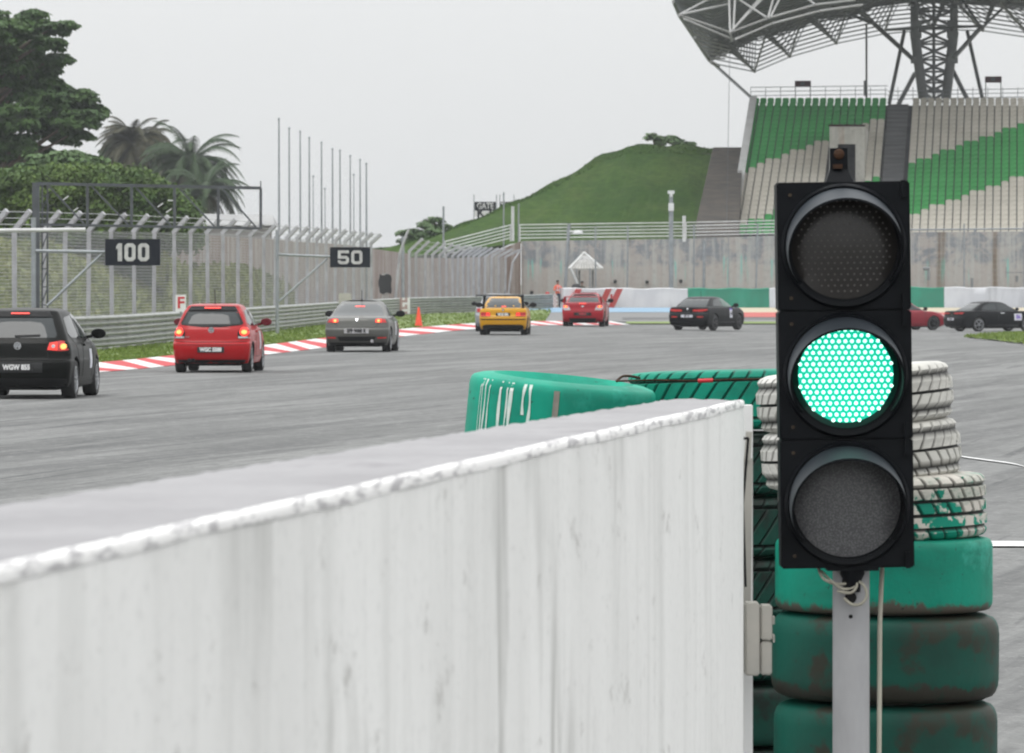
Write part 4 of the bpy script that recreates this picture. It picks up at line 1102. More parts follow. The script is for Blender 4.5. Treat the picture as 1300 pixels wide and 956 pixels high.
mb = MB(); mb.box((0, 0, .02), (.40, .40, .04)); mb.build('base', M['orange'], e)
bx0 = at(443, 377, 225)
mb = MB(); mb.box(at(438, 379, 240), (.5, .4, .42)); tag(mb.build('box', M['beige']), 'small pale box behind the guard rail above the grey car roof', 'box')

# ================================================================ vegetation
def frond_mesh(bm, base, dirv, L, droop, w, nseg=10, leaf=.5, dens=9):
    """an arching frond: rachis and two combs of narrow leaflets"""
    side = dirv.cross(Vector((0, 0, 1))).normalized(); p = base.copy(); d = dirv.normalized(); st_ = L / nseg; prev = None
    for i in range(nseg):
        d = (d + Vector((0, 0, -droop / nseg))).normalized(); q = p + d * st_
        for s_ in range(dens):
            u = s_ / dens; c = p.lerp(q, u); t = (i + u) / nseg
            ll = leaf * (math.sin(math.pi * min(1, t * .85 + .18)) ** .7)
            for sg in (-1, 1):
                tipv = c + side * sg * ll * .8 + d * ll * .35 + Vector((0, 0, -ll * (.35 + .35 * rnd.random())))
                bm.faces.new([bm.verts.new(x) for x in (c - d * w, c + d * w, tipv)])
        bm.faces.new([bm.verts.new(x) for x in (p - side * .03, p + side * .03, q + side * .03, q - side * .03)])
        p = q
def palm(px, py, Y, fr, lean, label, mats=('palm', 'palmb'), nf=26, trunk_r=.28, L=4.0):
    c = at(px, py, Y); e = empty('palm_tree', (c.x, c.y, 0), label, 'palm tree', 'palms behind the hedge'); cc = c - e.location
    mb = MB(); mb.tube((lean, 0, 0), cc, trunk_r * 1.2, 10, trunk_r); mb.build('trunk', M['bark'], e, smooth=60)
    for kk, mt in enumerate(mats):
        mb = MB()
        for i in range(nf if kk == 0 else nf // 2):
            a = rnd.random() * 6.28; el = rnd.uniform(.15, 1.4) if kk == 0 else rnd.uniform(-.7, .2)
            if i % 3 == 0: a = rnd.choice([0, math.pi]) + rnd.uniform(-.5, .5)
            d = Vector((math.cos(a) * math.cos(el), math.sin(a) * math.cos(el), math.sin(el)))
            frond_mesh(mb.bm, cc + d * .2, d, L * rnd.uniform(.75, 1.0) * (1 if kk == 0 else .85), rnd.uniform(1.9, 3.2), .022, nseg=11, leaf=.72 * fr, dens=12)
        mb.build('fronds', M[mt], e)
palm(168, 182, 500, 1.0, .4, 'brownish palm with a dense ragged crown, left of the pair', ('palmb', 'palmb'), nf=70, L=3.9)
palm(243, 212, 470, 1.15, -.5, 'green palm with long arching fronds, right of the pair', ('palm', 'palmb'), nf=52, L=5.6)
palm(188, 176, 530, 1.0, 0, 'tall narrow brown palm directly right of the leftmost palm', ('palmb', 'palmb'), nf=30, L=3.0)
palm(205, 208, 520, 1.0, 0, 'darker low palm filling the gap between the two tall palms', ('palm', 'palm'), nf=40, L=4.0)
palm(262, 246, 455, 1.0, 0, 'low palm with drooping fronds behind the right end of the truss', ('palm', 'palmb'), nf=38, L=4.4)
palm(196, 238, 505, 1.0, 0, 'low brown palm behind the middle of the truss', ('palmb', 'palm'), nf=24, L=3.4)

def leaves(bm, c, rx, ry, rz, n, size, hang=0.4, out=None):
    for _ in range(n):
        while True:
            u = Vector((rnd.uniform(-1, 1), rnd.uniform(-1, 1), rnd.uniform(-1, 1)))
            if u.length <= 1 and rnd.random() < .25 + .75 * u.length: break
        p = c + Vector((u.x * rx, u.y * ry, u.z * rz)); s = size * rnd.uniform(.6, 1.35)
        d = Vector((u.x + rnd.uniform(-.6, .6), u.y + rnd.uniform(-.6, .6), -hang + rnd.uniform(-.5, .5))).normalized()
        if out: d = (d + out * .5).normalized()
        sd = d.cross(Vector((rnd.uniform(-1, 1), rnd.uniform(-1, 1), 1))).normalized() * s * .36
        bm.faces.new([bm.verts.new(x) for x in (p, p + d * s * .5 + sd, p + d * s, p + d * s * .5 - sd)])
def tree(px0, Y, pads, label, cat='tree', trunk_px=20, mat='leaf', size=.5, dens=1.0, tr=.5):
    b = at(trunk_px, 300, Y); e = empty('tree', (b.x, b.y, 0), label, cat); oe = e.location.copy()
    top_ = max(at(px, py, Y).z for px, py, r, fl in pads) * .98
    tb = MB(); tb.tube((0, 0, 0), (-.3, 0, top_ * .45), tr, 10, tr * .75); fork = Vector((-.3, 0, top_ * .42)); tb.tube((-.3, 0, top_ * .42), (-1.0, 0, top_ * .85), tr * .7, 8, tr * .2)
    lf = MB()
    for (px, py, r, fl) in pads:
        Yp_ = Y + rnd.uniform(-2.5, 2.5); c = at(px, py, Yp_) - oe; rr = r / F * Y
        h_at = min(max(c.z - rr * 2.0 - abs(c.x) * .35, top_ * .25), top_ * .84); s_ = Vector((-.3 - .9 * max(0, (h_at / top_ - .42)), 0, h_at))
        m1 = s_.lerp(c, .55) + Vector((0, 0, rr * .15)); tb.tube(s_, m1, .17, 6, .10); tb.tube(m1, c, .10, 6, .03)
        out = Vector((c.x - s_.x, c.y - s_.y, 0)).normalized() if (c - s_).length > .1 else None
        nclump = max(4, int(17 * (r / 20) ** 1.6))
        for _ in range(nclump):
            u = Vector((rnd.uniform(-1, 1), rnd.uniform(-1, 1), rnd.uniform(-1, 1)))
            cc = c + Vector((u.x * rr, u.y * rr * 1.3, u.z * rr * fl)) * .85
            tb.tube(c, cc, .035, 4, .015)
            leaves(lf.bm, cc, rr * .22 + .2, rr * .28 + .25, (rr * .2 + .16) * .55, int(84 * dens), size * .68, .5, out)
            if out:                                          # a spray that reaches outwards and droops at its tip
                d_ = (out * rnd.uniform(.7, 1.2) + Vector((rnd.uniform(-.35, .35), rnd.uniform(-.6, .6), rnd.uniform(-.1, .35)))).normalized(); q_ = cc.copy()
                for s2 in range(4):
                    q2 = q_ + d_ * rr * .26; tb.tube(q_, q2, .02, 3, .015); leaves(lf.bm, q2, .26, .3, .12, int(24 * dens), size * .62, .7, d_); d_ = (d_ + Vector((0, 0, -.22))).normalized(); q_ = q2
    tb.build('trunk', M['bark'], e, smooth=60); lf.build('crown', M[mat], e)
    return e
pads = [(10, 35, 22, .6), (-20, 25, 26, .6), (38, 20, 12, .5), (50, 34, 14, .5), (72, 32, 13, .45), (30, 60, 24, .6), (0, 75, 30, .6), (-30, 70, 30, .7), (60, 52, 13, .5), (68, 74, 13, .5), (45, 85, 20, .6), (20, 110, 26, .6), (-15, 120, 30, .6),
        (62, 105, 16, .5), (50, 125, 20, .6), (92, 120, 16, .5), (115, 137, 16, .45), (98, 150, 18, .55), (75, 148, 20, .6), (45, 150, 20, .55), (70, 170, 16, .55), (95, 168, 12, .5), (15, 150, 24, .55), (-15, 165, 26, .6), (20, 180, 18, .6), (5, 195, 16, .6), (58, 190, 14, .6), (-25, 195, 20, .6)]
tree(20, 330, pads, 'large dark green spreading tree at the left edge', trunk_px=6, size=.40, dens=1.5)
tree(75, 300, [(60, 208, 20, .6), (85, 204, 20, .6), (108, 206, 17, .6), (40, 215, 18, .6), (118, 218, 16, .6), (92, 222, 18, .6)], 'small dark green tree below the large one, left of the palms', trunk_px=80, size=.5, dens=1.1, tr=.2, mat='bush')
tree(540, 420, [(540, 292, 14, .7), (552, 284, 12, .7), (527, 298, 12, .6), (545, 302, 14, .6)], 'small pale green tree behind the foot of the hill', trunk_px=541, mat='bush', size=.42, dens=.8, tr=.15)
tree(838, 445, [(830, 171, 7, .6), (846, 173, 8, .6), (861, 178, 6, .6), (838, 180, 8, .5), (872, 181, 5, .5)], 'low bush on the crest of the hill', trunk_px=842, cat='bush', mat='bush', size=.4, dens=.7, tr=.1)
tree(168, 530, [(165, 168, 14, .8), (150, 186, 16, .8), (180, 184, 17, .8), (166, 202, 20, .8), (198, 200, 16, .8), (138, 200, 12, .7), (205, 222, 18, .8), (180, 226, 20, .8), (150, 222, 18, .8)], 'dark round ragged tree standing behind and between the palms', trunk_px=168, mat='palm', size=.95, dens=1.2, tr=.3)
# creeper covered hedge
e = MB(); pts = []
hp = [(-140, 222, 300), (-60, 222, 300), (0, 221, 303), (30, 224, 303), (60, 218, 303), (100, 216, 303), (140, 216, 303), (175, 220, 300), (205, 236, 300), (228, 248, 302), (246, 262, 304), (252, 285, 306)]
for px, yt, yb in [(x, interp([(a, b) for a, b, c in hp], x), 300) for x in range(-140, 253, 3)]:
    for y in range(int(yt), 312, 4):
        c = at(px + rnd.uniform(-3, 3), y + rnd.uniform(-4, 3), 285 + rnd.uniform(-1.2, 1.2) + .7 * math.sin(px * .13) + .5 * math.sin(y * .21 + px * .05))
        leaves(e.bm, c, .45, .6, .4, 30, .19, .6)
e2 = MB(); a, b = at(-140, 232, 287), at(248, 232, 287)
e2.box(((a.x + b.x) / 2 - .8, 288, 3.0), ((b.x - a.x) - 2.5, 1.6, 6.2))
h_o = e.build('hedge', M['hedge']); h_o['kind'] = 'structure'
del h_o['kind']; tag(h_o, 'long tall bright green creeper hedge behind the fence', 'hedge')
o2 = e2.build('hedge_core', M['bush'], h_o)
# ================================================================ near wall
zt = 1.635
def wy(px, py): s = (py - HZ) / (HC - zt); Y = F / s; return Vector(((px - CX) / s, Y, zt))
f0, f1 = wy(0, 718.5), wy(944, 507.6); dirf = (f1 - f0).normalized()
fs = f0 - dirf * 4.6
bk0, bk1 = wy(0, 632), wy(846, 504.5)
bs = bk0 + (bk0 - bk1).normalized() * 5.5
e = empty('concrete_wall', (f1.x, f1.y, 0), 'white painted concrete wall with a worn grey top running across the foreground', 'wall'); oe = e.location.copy()
n = 220
def jit(a): return rnd.uniform(-a, a)
nrm = Vector((dirf.y, -dirf.x, 0))
mb = MB(); rows = []
for i in range(n + 1):
    p = fs.lerp(f1, i / n) - oe
    rows.append([mb.bm.verts.new(p + Vector((0, 0, z)) + nrm * (.0 + jit(.0015))) for z in (-zt - .1, -zt * .6, -zt * .3, -.017)])
for i in range(n):
    for k in range(3): mb.bm.faces.new((rows[i][k], rows[i + 1][k], rows[i + 1][k + 1], rows[i][k + 1]))
# far end face and back face
bl = [bs - oe, bk1 - oe]
v = [mb.bm.verts.new(q) for q in ((f1 - oe) - Vector((0, 0, zt + .1)), (bk1 - oe) - Vector((0, 0, zt + .1)), (bk1 - oe) - Vector((0, 0, .03)), (f1 - oe) - Vector((0, 0, .03)))]; mb.bm.faces.new(v)
v = [mb.bm.verts.new(q) for q in ((bs - oe) - Vector((0, 0, zt + .1)), (bk1 - oe) - Vector((0, 0, zt + .1)), (bk1 - oe) - Vector((0, 0, .02)), (bs - oe) - Vector((0, 0, .02)))]; mb.bm.faces.new(v)
mb.build('wall_face', M['nwall'], e, smooth=40)
mb = MB(); rows = []
for i in range(n + 1):
    t = i / n; p = fs.lerp(f1, t) - oe; q = bs.lerp(bk1, t) - oe
    j = .0016 * math.sin(i * .21) + .0016 * math.sin(i * .083 + 1) + .0008 * math.sin(i * .47 + 2)
    rows.append([mb.bm.verts.new(x) for x in (p + nrm * .0022 + Vector((0, 0, -.020 + j)), p + nrm * .0024 + Vector((0, 0, -.014 + j * .5)), p + nrm * .0018 + Vector((0, 0, -.004)), p - nrm * .003 + Vector((0, 0, .0003)), p - nrm * (.014 + j * 1.5))])
for i in range(n):
    for k in range(4): mb.bm.faces.new((rows[i][k], rows[i + 1][k], rows[i + 1][k + 1], rows[i][k + 1]))
mb.build('painted_edge', M['nlip'], e, smooth=60)
mb = MB(); rows = []
for i in range(n + 1):
    t = i / n; p = fs.lerp(f1, t) - oe - nrm * .012; q = bs.lerp(bk1, t) - oe
    rows.append([mb.bm.verts.new(p.lerp(q, k / 8) + Vector((0, 0, -.002 - (.015 if k == 8 else 0) + jit(.0018)))) for k in range(9)])
for i in range(n):
    for k in range(8): mb.bm.faces.new((rows[i][k], rows[i + 1][k], rows[i + 1][k + 1], rows[i][k + 1]))
mb.build('worn_top', M['ntop'], e, smooth=60)
# end column strip, pipe and box at the wall end
a = at(941, 560, f1.y + .02)
mb = MB(); q = at(947, 510, 15.75); mb.box((q.x, 15.78, .8), (.034, .12, 1.63)); tag(mb.build('steel_channel', M['white']), 'narrow white steel channel fixed to the end of the near wall', 'channel')
mb = MB(); p1, p2, p3 = at(950, 556, 15.6), at(943, 640, 15.6), at(946.5, 745, 15.6)
mb.tube(p1, p2, .0035, 6); mb.tube(p2, p3, .0035, 6); mb.tube(at(943, 557, 15.6), p1, .0035, 6)
tag(mb.build('thin_cable', M['trim']), 'thin black cable hanging down the end of the near wall', 'cable')
mb = MB(); a, b = at(948, 582, 15.66), at(945, 820, 15.66); mb.bar(a, b, .022, .03); mb.bar(at(951, 548, 15.66), at(948.5, 585, 15.66), .016, .03); tag(mb.build('conduit', M['beige']), 'worn beige conduit strip running down to the junction box', 'conduit')
e = empty('junction_box', (at(961, 858, 15.55).x, 15.55, at(961, 858, 15.55).z), 'beige electrical box at the end of the near wall', 'electrical box'); oe = e.location.copy()
def box_px(x0, x1, y0_, y1_, Y, d, name, mat, par, bev=.004):
    a, b = at(x0, y0_, Y), at(x1, y1_, Y); mb = MB(); mb.box((a + b) / 2 + Vector((0, d / 2, 0)) - oe, (b.x - a.x, d, a.z - b.z))
    bmesh.ops.bevel(mb.bm, geom=list(mb.bm.edges), offset=bev, segments=2, affect='EDGES'); return mb.build(name, mat, par, smooth=40)
box_px(946, 964.5, 766, 858, 15.50, .12, 'case', M['beige'], e)
box_px(965.5, 980.5, 769, 813, 15.52, .10, 'upper_cover', M['beige'], e); box_px(965.5, 980, 814.5, 857, 15.52, .10, 'lower_cover', M['beige'], e)
for y in (783, 806): box_px(981, 983.5, y, y + 10, 15.54, .05, 'hinge', M['beige'], e, .001)

# ================================================================ tyres
def tyre(loc, Ro, W, mat, label, tread=True, rot=(0, 0, 0), lug=.045, ng=3, shoulder=.32, seg=260, style=0, parts=None, group='painted tyres stacked as a crash barrier'):
    Ri = Ro * .58; h = W / 2; prof = []
    prof += [(Ri, -h * .62), (Ri + .015, -h * .80), (Ro * .75, -h * 1.0), (Ro * .88, -h * .97)]
    sh = shoulder * W * .5
    for k in range(5):
        a = math.pi / 2 * (k / 4); prof.append((Ro - sh * .55 + sh * .55 * math.sin(a), -h * .93 + (sh) * (1 - math.cos(a))))
    zs = -h * .93 + sh; ze = -zs; nz = 26 if tread else 8
    body = [(Ro, zs + (ze - zs) * k / nz) for k in range(1, nz)]
    prof = prof + body + [(r, -z) for r, z in reversed(prof)]
    prof.append(prof[0])
    lugs = round(2 * math.pi * Ro / lug); mb = MB(); n = lugs * 7 if tread else 96; rings = []
    lay = mb.bm.verts.layers.float.new('groove')
    gz_ = [(-1 + 2 * (k + .5) / (ng) ) for k in range(ng)]
    gz_ = [(-.62 + 1.24 * k / max(1, ng - 1)) for k in range(ng)]
    for k in range(n):
        a = 2 * math.pi * k / n; ring = []
        for r, z in prof[:-1]:
            dpt = 0; g = 0
            if tread and r > Ro * .93:
                zz = z / h
                for q in gz_:
                    if abs(zz - q) < .042: dpt = .010; g = 1
                if not g:
                    blk = sum(1 for q in gz_ if zz > q)
                    if (k + blk * 3) % 7 == 0 and not (style == 1 and blk == 1): dpt = .007; g = .8
            zc_ = max(-1, min(1, z / h)); aa = a + (2 * math.pi / n) * (9 * zc_ if style == 0 else -7 * zc_ if style == 1 else 8 * abs(zc_))
            v = mb.bm.verts.new(((r - dpt) * math.cos(aa), (r - dpt) * math.sin(aa), z)); v[lay] = g; ring.append(v)
        rings.append(ring)
    m_ = len(prof) - 1
    for k in range(n):
        A_, B_ = rings[k], rings[(k + 1) % n]
        for i in range(m_): mb.bm.faces.new((A_[i], B_[i], B_[(i + 1) % m_], A_[(i + 1) % m_]))
    bmesh.ops.rotate(mb.bm, verts=mb.bm.verts, cent=(0, 0, 0), matrix=Matrix.Rotation(rot[2], 3, 'Z'))
    o = mb.build('tyre', mat, None, loc, 35, (rot[0], rot[1], 0))
    return tag(o, label, 'tyre', group)
YT = 16.9
def T(x0, x1, y0_, y1_, Y, mat, label, **k):
    c = at((x0 + x1) / 2, (y0_ + y1_) / 2, Y); return tyre(c, (x1 - x0) / 2 / F * Y, (y1_ - y0_) / F * Y, mat, label, **k)
tl = R(5.2)
T(960, 1210, 467, 541, YT, M['tw'], 'white painted treaded tyre on top of the stack behind the traffic light', rot=(0, -tl, 0), style=0, shoulder=.55)
T(966, 1220, 538, 613, YT, M['tw'], 'white painted tyre second from the top behind the traffic light', rot=(0, -tl, .7), style=2, ng=3, shoulder=.55)
T(988, 1252, 602, 685, YT, M['tgw'], 'treaded tyre painted green over white under the two white tyres', rot=(0, -R(2.0), .4), ng=4, style=1, lug=.05)
T(984, 1260, 679, 776, YT, M['ts'], 'smooth green slick tyre under the treaded green and white one', tread=False, rot=(0, 0, 1.2), shoulder=.26)
T(979, 1268, 776, 886, YT, M['td'], 'dirty green and brown slick tyre, second slick from the top of the front stack', tread=False, rot=(0, R(.6), 2.2), shoulder=.42)
T(982, 1266, 888, 998, YT, M['td'], 'grimy slick tyre cut by the bottom edge, third slick of the front stack', tread=False, rot=(0, 0, .2), shoulder=.4)
T(986, 1262, 999, 1105, YT, M['td'], 'grimy slick tyre low in the front stack, fourth slick down', tread=False, rot=(0, 0, 4.2), shoulder=.4)
T(986, 1262, 1106, 1215, YT, M['td'], 'grimy slick tyre standing on the ground, lowest of the front stack', tread=False, rot=(0, 0, 3.2), shoulder=.4)
# second stack, behind and left
YS = 17.75
T(797, 1046, 470, 546, YS, M['tg'], 'green treaded tyre lying left of the white tyres behind the wall end', rot=(R(-1.5), -R(1.2), .3), lug=.05, ng=2, style=0)
for k in range(4): T(806 + 3 * k, 1040 - k, 549 + 78 * k, 625 + 78 * k, YS, M['tdark'], 'old green treaded tyre in the shadow of the rear stack, %s from its top' % ['second', 'third', 'fourth', 'fifth'][k], rot=(0, 0, k), lug=.05, ng=2)
for k in range(3): T(806, 1040, 865 + 78 * k, 941 + 78 * k, YS, M['tdark'], 'old green tyre low in the rear stack, %s from its top' % ['sixth', 'seventh', 'eighth'][k], tread=False, rot=(0, 0, k))
# big slick at the left, slightly tilted towards us
t1 = T(591, 829, 480, 600, 17.4, M['tsc'], 'large tilted green slick tyre with white paint runs behind the wall', tread=False, rot=(R(2.2), R(5.6), 0), shoulder=.22)
for k in range(4): T(600, 822, 598 + 116 * k, 712 + 116 * k, 17.5, M['td'], 'grimy slick tyre hidden under the large tilted green one, %s down' % ['second', 'third', 'fourth', 'fifth'][k], tread=False, rot=(0, 0, k))
# paint runs and strap on it (in its own frame)
Rt = (829 - 591) / 2 / F * 17.4; Wt = 120 / F * 17.4
mb = MB()
def run(ang, z0, z1, w_):
    pts = []; n = 8
    for i in range(n + 1):
        t = i / n; z = z0 + (z1 - z0) * t; a = ang + .006 * math.sin(t * 5 + ang * 40); ww = w_ * (.75 + .25 * math.sin(t * 7 + ang * 9)) / Rt
        edge = Wt / 2 * .93; sh = .22 * Wt * .5
        r = Rt + .0015
        if z > edge - sh: u = (z - (edge - sh)) / sh; r -= sh * .55 * (1 - math.sqrt(max(0, 1 - min(1, u) ** 2)))
        pts.append([(r * math.cos(a + s_ * ww), r * math.sin(a + s_ * ww), z) for s_ in (-1, 1)])
    mb.strip([p[0] for p in pts], [p[1] for p in pts])
def angp(px): return -math.pi / 2 + math.asin(max(-.99, min(.99, (px - 710) / 119.0)))
ztop = Wt / 2 * .90
for px, L, w_ in [(613, .16, .004), (618, .2, .003), (632, .2, .006), (645, .19, .007), (661, .09, .005), (669, .11, .005), (640, .2, .003), (607, .2, .002), (609.5, .18, .003)]: run(angp(px), ztop, ztop - L, w_)
mb.build('paint_runs', M['run'], t1)
mb = MB()
a = angp(702); r = Rt + .002
pts = [[(r * math.cos(a + s_ * .011), r * math.sin(a + s_ * .011), z) for s_ in (-2.7, 2.7)] for z in (ztop - .01, 0, -Wt / 2 * .8)]
mb.strip([p[0] for p in pts], [p[1] for p in pts]); mb.build('strap', M['strap'], t1)
mb = MB(); q = [at(783, 484, 17.3), at(830, 482.5, 17.2), at(880, 483.5, 17.15), at(925, 482, 17.15), at(985, 481, 17.25)]
pp_ = path(q, 20)
for a, b in zip(pp_, pp_[1:]): mb.tube(a, b, .0026, 6)
q = path([at(783, 484, 17.3), at(790, 478, 17.4), at(800, 477.5, 17.5), at(812, 480, 17.6)], 10)
for a, b in zip(q, q[1:]): mb.tube(a, b, .004, 6)
wr = tag(mb.build('binding_wire', M['rust'], smooth=60), 'rusty wire tying the green treaded tyre to the slick', 'wire')
mb = MB(); mb.tube(at(886, 483.6, 17.13), at(905, 482.9, 17.13), .006, 8); mb.build('red_sleeve', M['redl'], wr, smooth=60)

# ================================================================ traffic light
YL = 16.0; S = F / YL
def px2(d): return d / S
c0 = at(1073.5, 476, YL)
e = empty('traffic_light', (at(1080, 0, YL).x, YL, 0), 'black three lamp traffic light showing green on a pale pole', 'traffic light'); oe = e.location.copy()
hd = bpy.data.objects.new('signal_head', None)
roll = R(-.75)
HM = Matrix.Translation(c0 - oe) @ Matrix.Rotation(roll, 4, 'Y')
W2, H2 = px2(84.5), px2(245.5); D = .16
def hbuild(mb, name, mat, par, smooth=None):
    bmesh.ops.transform(mb.bm, matrix=HM, verts=mb.bm.verts); return mb.build(name, mat, par, smooth=smooth)
mb = MB(); secH = H2 * 2 / 3
cs = [secH * (1 - k) for k in range(3)]
bp_ = MB(); bp_.box((0, D - .02, 0), (W2 * 1.9, .06, H2 * 1.98)); hbuild(bp_, 'back_shell', M['blackp'], e)
case = None
for k, zc in enumerate(cs):
    m1 = MB(); m1.box((0, D / 2, zc), (W2 * 2, D, secH - .0015)); bmesh.ops.bevel(m1.bm, geom=list(m1.bm.edges), offset=.004, segments=2, affect='EDGES')
    ho = hbuild(m1, 'housing', M['blackp'], e, 40)
    # raised bezel ring round the lens
    m1 = MB(); m1.lathe([(.150, -.0), (.150, .010), (.163, .014), (.170, .004), (.170, -.0)], 64)
    bmesh.ops.transform(m1.bm, matrix=Matrix.Translation((0, 0, zc)) @ Matrix.Rotation(R(90), 4, 'X'), verts=m1.bm.verts); hbuild(m1, 'bezel', M['blackp'], ho, 40)
    # lens, slightly domed
    m1 = MB(); prof = [(0.0, .012), (.05, .0105), (.09, .0075), (.12, .0035), (.144, -.002)]
    m1.lathe(prof, 64); bmesh.ops.transform(m1.bm, matrix=Matrix.Translation((0, -.002, zc)) @ Matrix.Rotation(R(90), 4, 'X'), verts=m1.bm.verts)
    ln_ = hbuild(m1, 'lens', [M.get('lens%d' % k)] if False else M['black'], e, 60)
    ln_.data.materials.clear()
    if k == 1:
        lm = pm('green lens', (0.0, 0.05, 0.035), None, .3)
        m1 = MB(); m1.lathe([(0.0, .0135), (.05, .012), (.09, .0092), (.129, .0045)], 64); bmesh.ops.transform(m1.bm, matrix=Matrix.Translation((0, -.002, zc)) @ Matrix.Rotation(R(90), 4, 'X'), verts=m1.bm.verts)
        hbuild(m1, 'glowing_diffuser', emis('lit green diffuser', (0.0, 0.30, 0.20), (0.0, 0.60, 0.40), 0.75), ln_, 60)
    elif k == 0:
        lm, nt, bs_ = newmat('dark lamp lens'); n_ = noise(nt, (1, 1, 1), 60, 2); nt.links.new(mix(nt, (0.020, 0.018, 0.017), (0.035, 0.031, 0.029), n_), bs_.inputs['Base Color']); bs_.inputs['Roughness'].default_value = .22
    else:
        lm, nt, bs_ = newmat('grey lamp lens'); vo = N(nt, 'ShaderNodeTexVoronoi'); vo.inputs['Scale'].default_value = 190
        tc_ = N(nt, 'ShaderNodeTexCoord'); nt.links.new(tc_.outputs['Object'], vo.inputs['Vector'])
        nt.links.new(mix(nt, (0.17, 0.17, 0.175), (0.075, 0.075, 0.08), ramp(nt, vo.outputs['Distance'], [(0.1, 0.0), (0.6, 1.0)])), bs_.inputs['Base Color']); bs_.inputs['Roughness'].default_value = .3; bump(nt, bs_, vo.outputs['Distance'], .3, .002)
    ln_.data.materials.append(lm)
    if k < 2:
        m1 = MB(); sp_ = .0176; rd = .0049 if k == 1 else .0030
        for i in range(-10, 11):
            for j in range(-10, 11):
                x = (i + (j % 2) * .5) * sp_; z = j * sp_ * .866
                if x * x + z * z < .1325 ** 2:
                    rr_ = math.hypot(x, z); yy = -.0155 + .07 * rr_ ** 2 * 6 * .1
                    g = bmesh.ops.create_circle(m1.bm, cap_ends=True, segments=10, radius=rd)['verts']
                    bmesh.ops.transform(m1.bm, matrix=Matrix.Translation((x, -.0035 - .012 * (1 - (rr_ / .144) ** 2) - .004, zc + z)) @ Matrix.Rotation(R(90), 4, 'X'), verts=g)
        lmt = emis('lit led', (0.8, 1, 0.9), (0.52, 1.0, 0.82), 2.4) if k == 1 else pm('unlit led', (0.085, 0.08, 0.072), (0.06, 0.055, 0.05), .3)
        hbuild(m1, 'led_dots', lmt, ln_)
    # visor: an open sleeve drooping forward
    m1 = MB(); nn_ = 60; A0, A1 = R(-38), R(218)
    ro, ri_ = [], []
    for i in range(nn_ + 1):
        a = A0 + (A1 - A0) * i / nn_; cx, cz = math.cos(a), math.sin(a)
        up_ = max(0, cz); Lv = .05 + .115 * max(0, (cz + .62) / 1.62) ** .7
        ro.append(((.158 * cx, -.004, .158 * cz), (.158 * cx * .985, -Lv, .158 * cz * .965 - Lv * .145)))
        ri_.append(((.1515 * cx, -.004, .1515 * cz), (.1515 * cx * .985, -Lv, .1515 * cz * .965 - Lv * .145)))
    def vv(p): return m1.bm.verts.new((p[0], p[1], p[2] + zc))
    OA = [vv(p[0]) for p in ro]; OB = [vv(p[1]) for p in ro]; IA = [vv(p[0]) for p in ri_]; IB = [vv(p[1]) for p in ri_]
    for i in range(nn_):
        f = m1.bm.faces.new((OA[i], OA[i + 1], OB[i + 1], OB[i])); f.material_index = 0
        f = m1.bm.faces.new((IA[i], IA[i + 1], IB[i + 1], IB[i])); f.material_index = 1
        f = m1.bm.faces.new((OB[i], OB[i + 1], IB[i + 1], IB[i])); f.material_index = 1
        m1.bm.faces.new((OA[i], OA[i + 1], IA[i + 1], IA[i]))
    m1.bm.faces.new((OA[0], OB[0], IB[0], IA[0])); m1.bm.faces.new((OA[nn_], OB[nn_], IB[nn_], IA[nn_]))
    hbuild(m1, 'visor', [M['visor'], M['blackp']], e, 50)
    for sx_, sz_ in ((-1, 1), (-1, -1)):
        m1 = MB(); m1.tube((sx_ * W2 * .80, -.008, zc + sz_ * secH * .40), (sx_ * W2 * .80, .01, zc + sz_ * secH * .40), .005, 10); hbuild(m1, 'screw', M['bolt'], ho)
    for sz_ in (-1, 1):
        m1 = MB(); m1.box((W2 * .90, -.004, zc + sz_ * secH * .44), (.012, .02, .045)); hbuild(m1, 'latch', M['blackp'], ho)
# top bracket
m1 = MB(); zt_h = H2; b0 = px2(17.5); b1 = px2(11.5); x_ = px2(-3.5)
vs = [m1.bm.verts.new(p) for p in [(x_ - b0, 0.03, zt_h - .001), (x_ + b0, 0.03, zt_h - .001), (x_ + b0, .12, zt_h - .001), (x_ - b0, .12, zt_h - .001), (x_ - b1, 0.05, zt_h + .034), (x_ + b1, 0.05, zt_h + .034), (x_ + b1, .10, zt_h + .034), (x_ - b1, .10, zt_h + .034)]]
for f in ((0, 1, 2, 3), (4, 5, 6, 7), (0, 1, 5, 4), (1, 2, 6, 5), (2, 3, 7, 6), (3, 0, 4, 7)): m1.bm.faces.new([vs[i] for i in f])
br = hbuild(m1, 'top_bracket', M['blackp'], e)
m1 = MB(); m1.box((x_, .075, zt_h + .062), (px2(22), .05, .06)); hbuild(m1, 'clamp', M['blackp'], br)
m1 = MB(); m1.lathe([(0, .010), (.012, .006), (.015, 0)], 14); bmesh.ops.transform(m1.bm, matrix=Matrix.Translation((x_, .048, zt_h + .075)) @ Matrix.Rotation(R(90), 4, 'X'), verts=m1.bm.verts)
m1.box((x_ - .004, .046, zt_h + .042), (.026, .012, .012)); hbuild(m1, 'rusty_bolt', M['rust'], br, 40)
